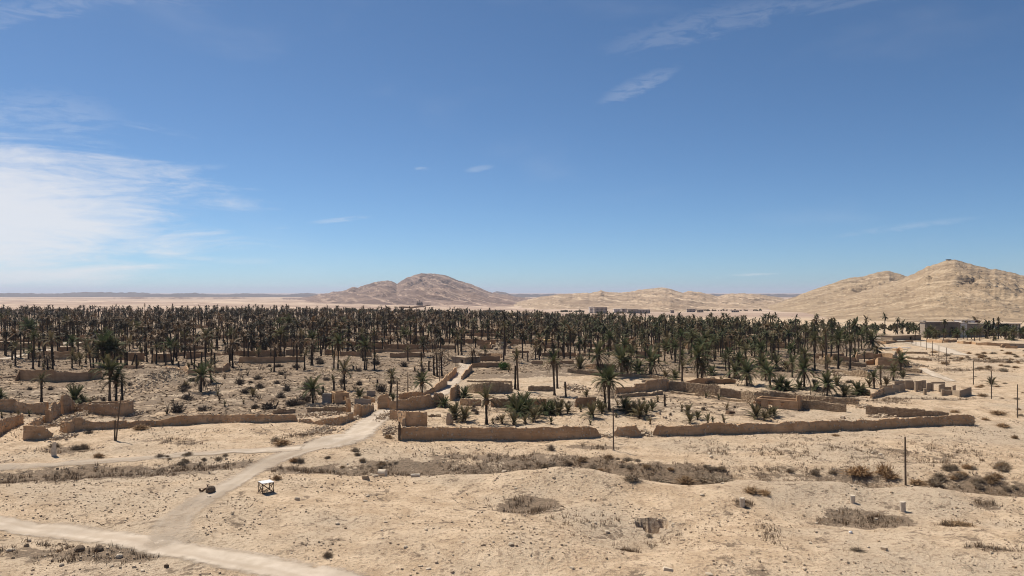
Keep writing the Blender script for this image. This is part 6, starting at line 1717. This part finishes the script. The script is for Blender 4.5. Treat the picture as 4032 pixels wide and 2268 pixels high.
# white-topped metal stand
x, y, z = G(1048, 1938)
g = thing('metal_stand', 'square stand with white sheet top on crossed metal legs', 'stand', (x, y, z), R(38))
W_ = .66; Hh = 1.22
m = MB(); m.box(-W_ - .05, W_ + .05, -W_ - .05, W_ + .05, Hh, Hh + .05); m.obj('top', M['white'], g)
for sx, sy in ((-1, -1), (1, -1), (1, 1), (-1, 1)):
    m = MB(); m.tube([(sx * W_, sy * W_, -.15), (sx * W_, sy * W_, Hh)], .045, 6); m.obj('leg', M['metal'], g)
cs = [(-W_, -W_), (W_, -W_), (W_, W_), (-W_, W_)]
for i in range(4):
    a, b = cs[i], cs[(i + 1) % 4]
    for z0, z1 in ((.06, Hh - .06), (Hh - .06, .06)):
        m = MB(); m.tube([(a[0], a[1], z0), (b[0], b[1], z1)], .03, 5); m.obj('cross_brace', M['metal'], g)
    m = MB(); m.tube([(a[0], a[1], .05), (b[0], b[1], .05)], .022, 5); m.obj('rail', M['metal'], g)
# fallen frame in front of the stand
x, y, z = G(1013, 1943)
g = thing('fallen_rack', 'thin rusty metal frame lying tilted against the white-topped stand', 'frame', (x, y, z))
for a, b in [((0, 0, .03), (1.0, 0, .03)), ((1.0, 0, .03), (1.3, 1.1, .85)), ((1.3, 1.1, .85), (.35, 1.1, .85)), ((.35, 1.1, .85), (0, 0, .03)), ((0, 0, .03), (1.15, .55, .44)), ((1.0, 0, .03), (.18, .55, .44))]:
    m = MB(); m.tube([a, b], .02, 5); m.obj('bar', M['metal'], g)
# dark boulder and bent pipe by the track
x, y, z = G(830, 1938)
rk = rock(830, 1939, (1.5, 1.1, 1.15), 'smooth dark boulder by the track next to the bent pipe', 'darkstone', 1); rk.name = 'boulder'
x, y, z = G(797, 1937)
g = thing('bent_pipe', 'rusty bent pipe with upright fitting beside dark boulder', 'pipe', (x, y, z), R(4))
m = MB(); m.tube([(-.35, 0, .42), (-.25, 0, .14), (0, 0, .12), (.35, 0, .38), (.55, .05, .45)], [.12, .13, .13, .11, .10], 8); m.obj('pipe', M['rust'], g)
m = MB(); m.tube([(.5, .0, -.1), (.56, 0, .4), (.6, 0, .8)], [.07, .07, .07], 6); m.box(.45, .8, -.06, .06, .8, .86); m.obj('fitting', M['metal'], g)

# ------------------------------------------------------------------ far garden walls inside the grove
r2 = random.Random(17)
for i in range(92):
    px = r2.uniform(-60, 3150) if i < 80 else r2.uniform(2600, 3500); py = r2.uniform(1268, 1372)
    if px > 2000 and py < 1290: continue
    x, y, z = G(px, py)
    if y > grove_far(x / y): continue
    L = r2.uniform(10, 34); a = r2.gauss(0, .16) if r2.random() < .8 else r2.uniform(-1.2, 1.2)
    h = r2.uniform(1.4, 2.4)
    n = 5
    pts = np.array([(x + math.cos(a) * L * k / n, y + math.sin(a) * L * k / n, 0, h * r2.uniform(.8, 1.1)) for k in range(n + 1)])
    v, f, org, S = wall_mesh(pts, .5, 1.2, .3, i * 1.9 + 3, 3)
    link('mud_wall', mesh_np('mud_wall', v, f, [M['mud_dark' if r2.random() < .5 else 'mud']]), None, org, label='distant crumbling garden wall glimpsed between grove trunks', category='wall', group='distant garden walls in the grove')

# ------------------------------------------------------------------ big hotel below the tan hill
def facade_windows(root, x0, x1, z0, z1, nx, nz, mesh, y=-.02):
    for j in range(nz):
        for i in range(nx):
            link('window', mesh, root, (x0 + (x1 - x0) * (i + .5) / nx, y, z0 + (z1 - z0) * (j + .5) / nz))
D = 432.0
def X_(px, d=D): return (px - CX) / F * d
def Zp(py, d=D): return CAMZ - d * (py - HZ) / F
def cell_mesh(w_, h_, dp):
    m = MB()                                   # projecting cell frame, open front, dark recess
    t_ = .16
    m.box(-w_ / 2, -w_ / 2 + t_, -dp, 0, -h_ / 2, h_ / 2); m.box(w_ / 2 - t_, w_ / 2, -dp, 0, -h_ / 2, h_ / 2)
    m.box(-w_ / 2 + t_, w_ / 2 - t_, -dp, 0, h_ / 2 - t_, h_ / 2); m.box(-w_ / 2 + t_, w_ / 2 - t_, -dp * .7, 0, -h_ / 2, -h_ / 2 + .35)
    m.box(-w_ / 2 + t_, w_ / 2 - t_, -.03, 0, -h_ / 2 + .35, h_ / 2 - t_, 1)
    return m.mesh('window', M['concrete'], M['void'])
CELL = cell_mesh(.62, 1.9, .5)
xa, xb = X_(3642), X_(3778); gz_ = hz(xa, D)
root = thing('hotel', 'long grey concrete hotel wing with rows of projecting dark window cells', 'building', (xa, D, gz_), R(2))
L = xb - xa; zt = Zp(1270) - gz_
m = MB(); m.box(0, L, 0, 5, -1, zt); m.obj('wall', M['concrete'], root)
m = MB(); m.box(-.4, L + .3, -.5, 5.3, zt + .003, zt + .45); m.obj('roof', M['concrete'], root)
m = MB(); m.box(-.4, 1.3, 1, 5, zt + .46, zt + 1.1); m.obj('roof_box', M['concrete'], root)
facade_windows(root, .3, L - .3, zt - 6.3, zt - .1, 22, 3, CELL)
xa2, xb2 = X_(3786), X_(3812)
root = thing('hotel', 'white plastered hotel block with blank wall between the grey wings', 'building', (xa2, D + 1, gz_), 0)
L = xb2 - xa2; zt = Zp(1273, D + 1) - gz_
m = MB(); m.box(0, L, 0, 12, -1, zt); m.obj('wall', M['hotelwhite'], root)
m = MB(); m.box(-1.2, L + .3, -.2, 12, zt + .003, zt + .3); m.obj('roof', M['concrete'], root)
m = MB(); m.box(-1.0, -.05, .6, 12, -1, zt - .02); m.obj('corner_tower', M['concrete'], root)
xa3, xb3 = X_(3788, 446), X_(3858, 446)
root = thing('rooftop_block', 'pale rooftop building with reddish end rising over the hotel', 'building', (xa3, 446, gz_), 0)
L = xb3 - xa3; zt = Zp(1262, 446) - gz_
m = MB(); m.box(0, L * .72, 0, 8, -1, zt); m.obj('wall', M['hotelwhite'], root)
m = MB(); m.box(L * .722, L, .1, 8, -1, zt - .1); w_ob = m.obj('wall', M['redpanel'], root)
m = MB(); m.box(-.2, L + .2, -.2, 8.2, zt + .003, zt + .2); m.obj('roof', M['concrete'], root)
for k in (.3, .45, .8, .9):
    m = MB(); m.box(L * k - .25, L * k + .25, -.03, .05, zt - 1.3, zt - .4); m.obj('window', M['void'], root)
xa4, xb4 = X_(3813), X_(3895)
root = thing('hotel', 'dark grey hotel wing with fine ribs beside the white block', 'building', (xa4, D + 2, gz_), 0)
L = xb4 - xa4; zt = Zp(1276, D + 2) - gz_
m = MB(); m.box(0, L, 0, 12, -1, zt); m.obj('wall', M['concrete'], root)
m = MB(); m.box(-.1, L + .3, -.5, 12, zt + .003, zt + .35); m.obj('roof', M['concrete'], root)
RIB = cell_mesh(.40, 2.4, .35); facade_windows(root, .2, L - .2, zt - 5.4, zt - .2, 26, 2, RIB)
xa5, xb5 = X_(3915, 455), X_(4022, 455)
root = thing('hotel', 'low arcaded hotel wing behind the broad dark trees', 'building', (xa5, 455, gz_), 0)
L = xb5 - xa5; zt = Zp(1277, 455) - gz_
m = MB(); m.box(0, L, 1.6, 12, -1, zt); m.obj('wall', M['void'], root)
m = MB(); m.box(-.3, L + .3, -.3, 12, zt + .003, zt + .5); m.obj('roof', M['concrete'], root)
for k in range(18):
    m = MB(); m.box(-.16, .16, 0, .4, -1, zt - .01); m.obj('column', M['hotelwhite'], root, (L * (k + .5) / 18, .3, 0))
x, y, z = X_(4008, 425), 425, hz(X_(4008, 425), 425)
root = thing('arcade', 'small pale building with arched openings at the edge of the palms', 'building', (x, y, z), 0)
m = MB(); panel(m, (0, 0), (6, 0), 0, 3.6, .4, [(.4, 1.8, 0, 2.6), (2.3, 3.7, 0, 2.6), (4.2, 5.6, 0, 2.6)]); m.obj('front_wall', M['palehotel'], root)
m = MB(); m.box(0, 6, 3.8, 4.1, -.4, 3.55); m.obj('rear_wall', M['palehotel'], root); m = MB(); m.box(-.2, 6.2, -.4, 4.3, 3.603, 3.85); m.obj('roof', M['palehotel'], root)
# palms in front of the hotel
r2 = random.Random(77)
for i in range(46):
    px = r2.uniform(3585, 4060) if i < 40 else r2.uniform(4060, 4400); d = r2.uniform(392, 426); x = X_(px, d); z = hz(x, d)
    k = r2.choice('ggggkb'); root = thing('palm_tree', 'feathery green palm in the row before the grey hotel', 'palm', (x, d, z), r2.uniform(0, 6.28), 'palms before the hotel')
    h = r2.uniform(2.2, 5.0) if k != 'b' else .4
    link('trunk', TRK_ME[i % 6, 'trunk'], root, (0, 0, -.1), None, (.2, .2, h + .1)); link('crown', CROWNS[k][i % 4], root, (0, 0, h), None, r2.uniform(2.2, 3.2))

# ------------------------------------------------------------------ far buildings at the foot of the hills
def far_block(px0, px1, pt, pb, nx, nz, label, mat, depth=14, wmul=.5, hm=.62, extra=None):
    xl, y, z = G(px0, pb); xr = (px1 - CX) / F * y
    h = CAMZ - y * (pt - HZ) / F - z; L = xr - xl
    root = thing('far_building', label, 'building', (xl, y, z), 0)
    m = MB(); m.box(0, L, 0, depth, -2, h); m.obj('wall', M[mat], root)
    m = MB(); m.box(-.6, L + .6, -.6, depth + .6, h + .003, h + .5); m.obj('roof', M[mat], root)
    ww = L / nx * wmul; hh = h / nz * hm
    m = MB(); m.box(-ww / 2, ww / 2, -.05, .05, -hh / 2, hh / 2, 1); m.box(-ww / 2 - .12, ww / 2 + .12, -.5, .05, -hh / 2 - .3, -hh / 2); wm = m.mesh('window', M[mat], M['void'])
    facade_windows(root, 0, L, 0, h, nx, nz, wm, -.03)
    if extra: extra(root, L, h)
    return root
far_block(2340, 2391, 1210, 1232, 10, 4, 'tall pale five-storey hotel block with dark windows at the hill foot', 'palehotel', 16)
far_block(2321, 2338, 1210, 1231, 3, 4, 'sunlit side wing of the tall pale hotel', 'hotelwhite', 14, .55, .4)
far_block(2418, 2444, 1217, 1230, 4, 2, 'white terraced building right of the tall pale hotel', 'hotelwhite', 10, .7, .4)
far_block(2447, 2468, 1216, 1229, 4, 3, 'pale stepped building with dark centre', 'palehotel', 10)
far_block(2471, 2511, 1218, 1232, 8, 3, 'brownish hotel with three rows of square windows', 'palehotel', 10, .5, .5)
far_block(2513, 2560, 1219, 1232, 8, 3, 'brownish hotel end wing with porch', 'palehotel', 10, .5, .5)
far_block(2640, 2655, 1222, 1230, 3, 2, 'small pale town house below the quarried hillock', 'palehotel', 8)
far_block(2705, 2738, 1217, 1227, 6, 2, 'wide pale town house beneath the dark wall line', 'palehotel', 8)
far_block(2745, 2770, 1220, 1228, 4, 2, 'low tan town house beneath the dark wall line', 'concrete', 8)
far_block(2880, 2910, 1222, 1228, 4, 1, 'long low shed at the foot of the tan hill', 'palehotel', 8)
far_block(1900, 1985, 1222, 1227, 9, 1, 'long low farm building at the far edge of the grove', 'concrete', 8)
def keep(root, L, h):
    for k, (a, b, hh) in enumerate([(.05, .3, 5), (.4, .6, 9), (.7, .95, 4)]):
        m = MB(); m.box(L * a, L * b, 1, 6, h + .51, h + .5 + hh); m.obj('tower', M['concrete'], root)
far_block(1640, 1664, 1192, 1201, 5, 2, 'grey unfinished concrete building on the mountain foot', 'concrete', 10, .6, .6, keep)
# lookout on the hilltop
x, y = X_(3738, 2190), 2190
m = MB(); m.box(3, 13, 0, 8, -4, 1.2); m.box(2, 14, -1, 9, 1.2, 1.8)
m.obj('hilltop_ruin', M['darkstone'], loc=(x - 8, y, CAMZ + 2200 * (HZ - 1022) / F - 1.5), label='tiny dark flat ruin on the summit of the tan hill', category='ruin')
# dark walls snaking along the hill foot (town edge)
for (pts, lab) in [([(2725, 1206), (2760, 1209), (2800, 1208), (2850, 1205), (2890, 1203)], 'dark wall line along the pale hill foot'), ([(1570, 1212), (1620, 1213), (1660, 1209), (1700, 1199)], 'curving boundary wall below the unfinished building')]:
    P = []
    for a in pts:
        x, y, z = G(*a); P.append((x, y, 0, 4.0))
    v, f, org, S = wall_mesh(np.array(P), 1.2, 12, .5, 7, 2)
    link('boundary_wall', mesh_np('boundary_wall', v, f, [M['mud_dark']]), None, org, label=lab, category='wall')

# ------------------------------------------------------------------ haze
m = MB(); m.box(-62000, 62000, -62000, 62000, -75, 270)
hm = bpy.data.materials.new('haze'); hm.use_nodes = True
t = NT(hm.node_tree)
pv = t.n('ShaderNodeVolumePrincipled'); pv.inputs['Color'].default_value = (.80, .85, 1.0, 1); pv.inputs['Density'].default_value = 3.2e-5; pv.inputs['Anisotropy'].default_value = 0.15
t.n('ShaderNodeOutputMaterial', ins={1: pv.outputs[0]})
m.obj('haze', hm, kind='stuff')
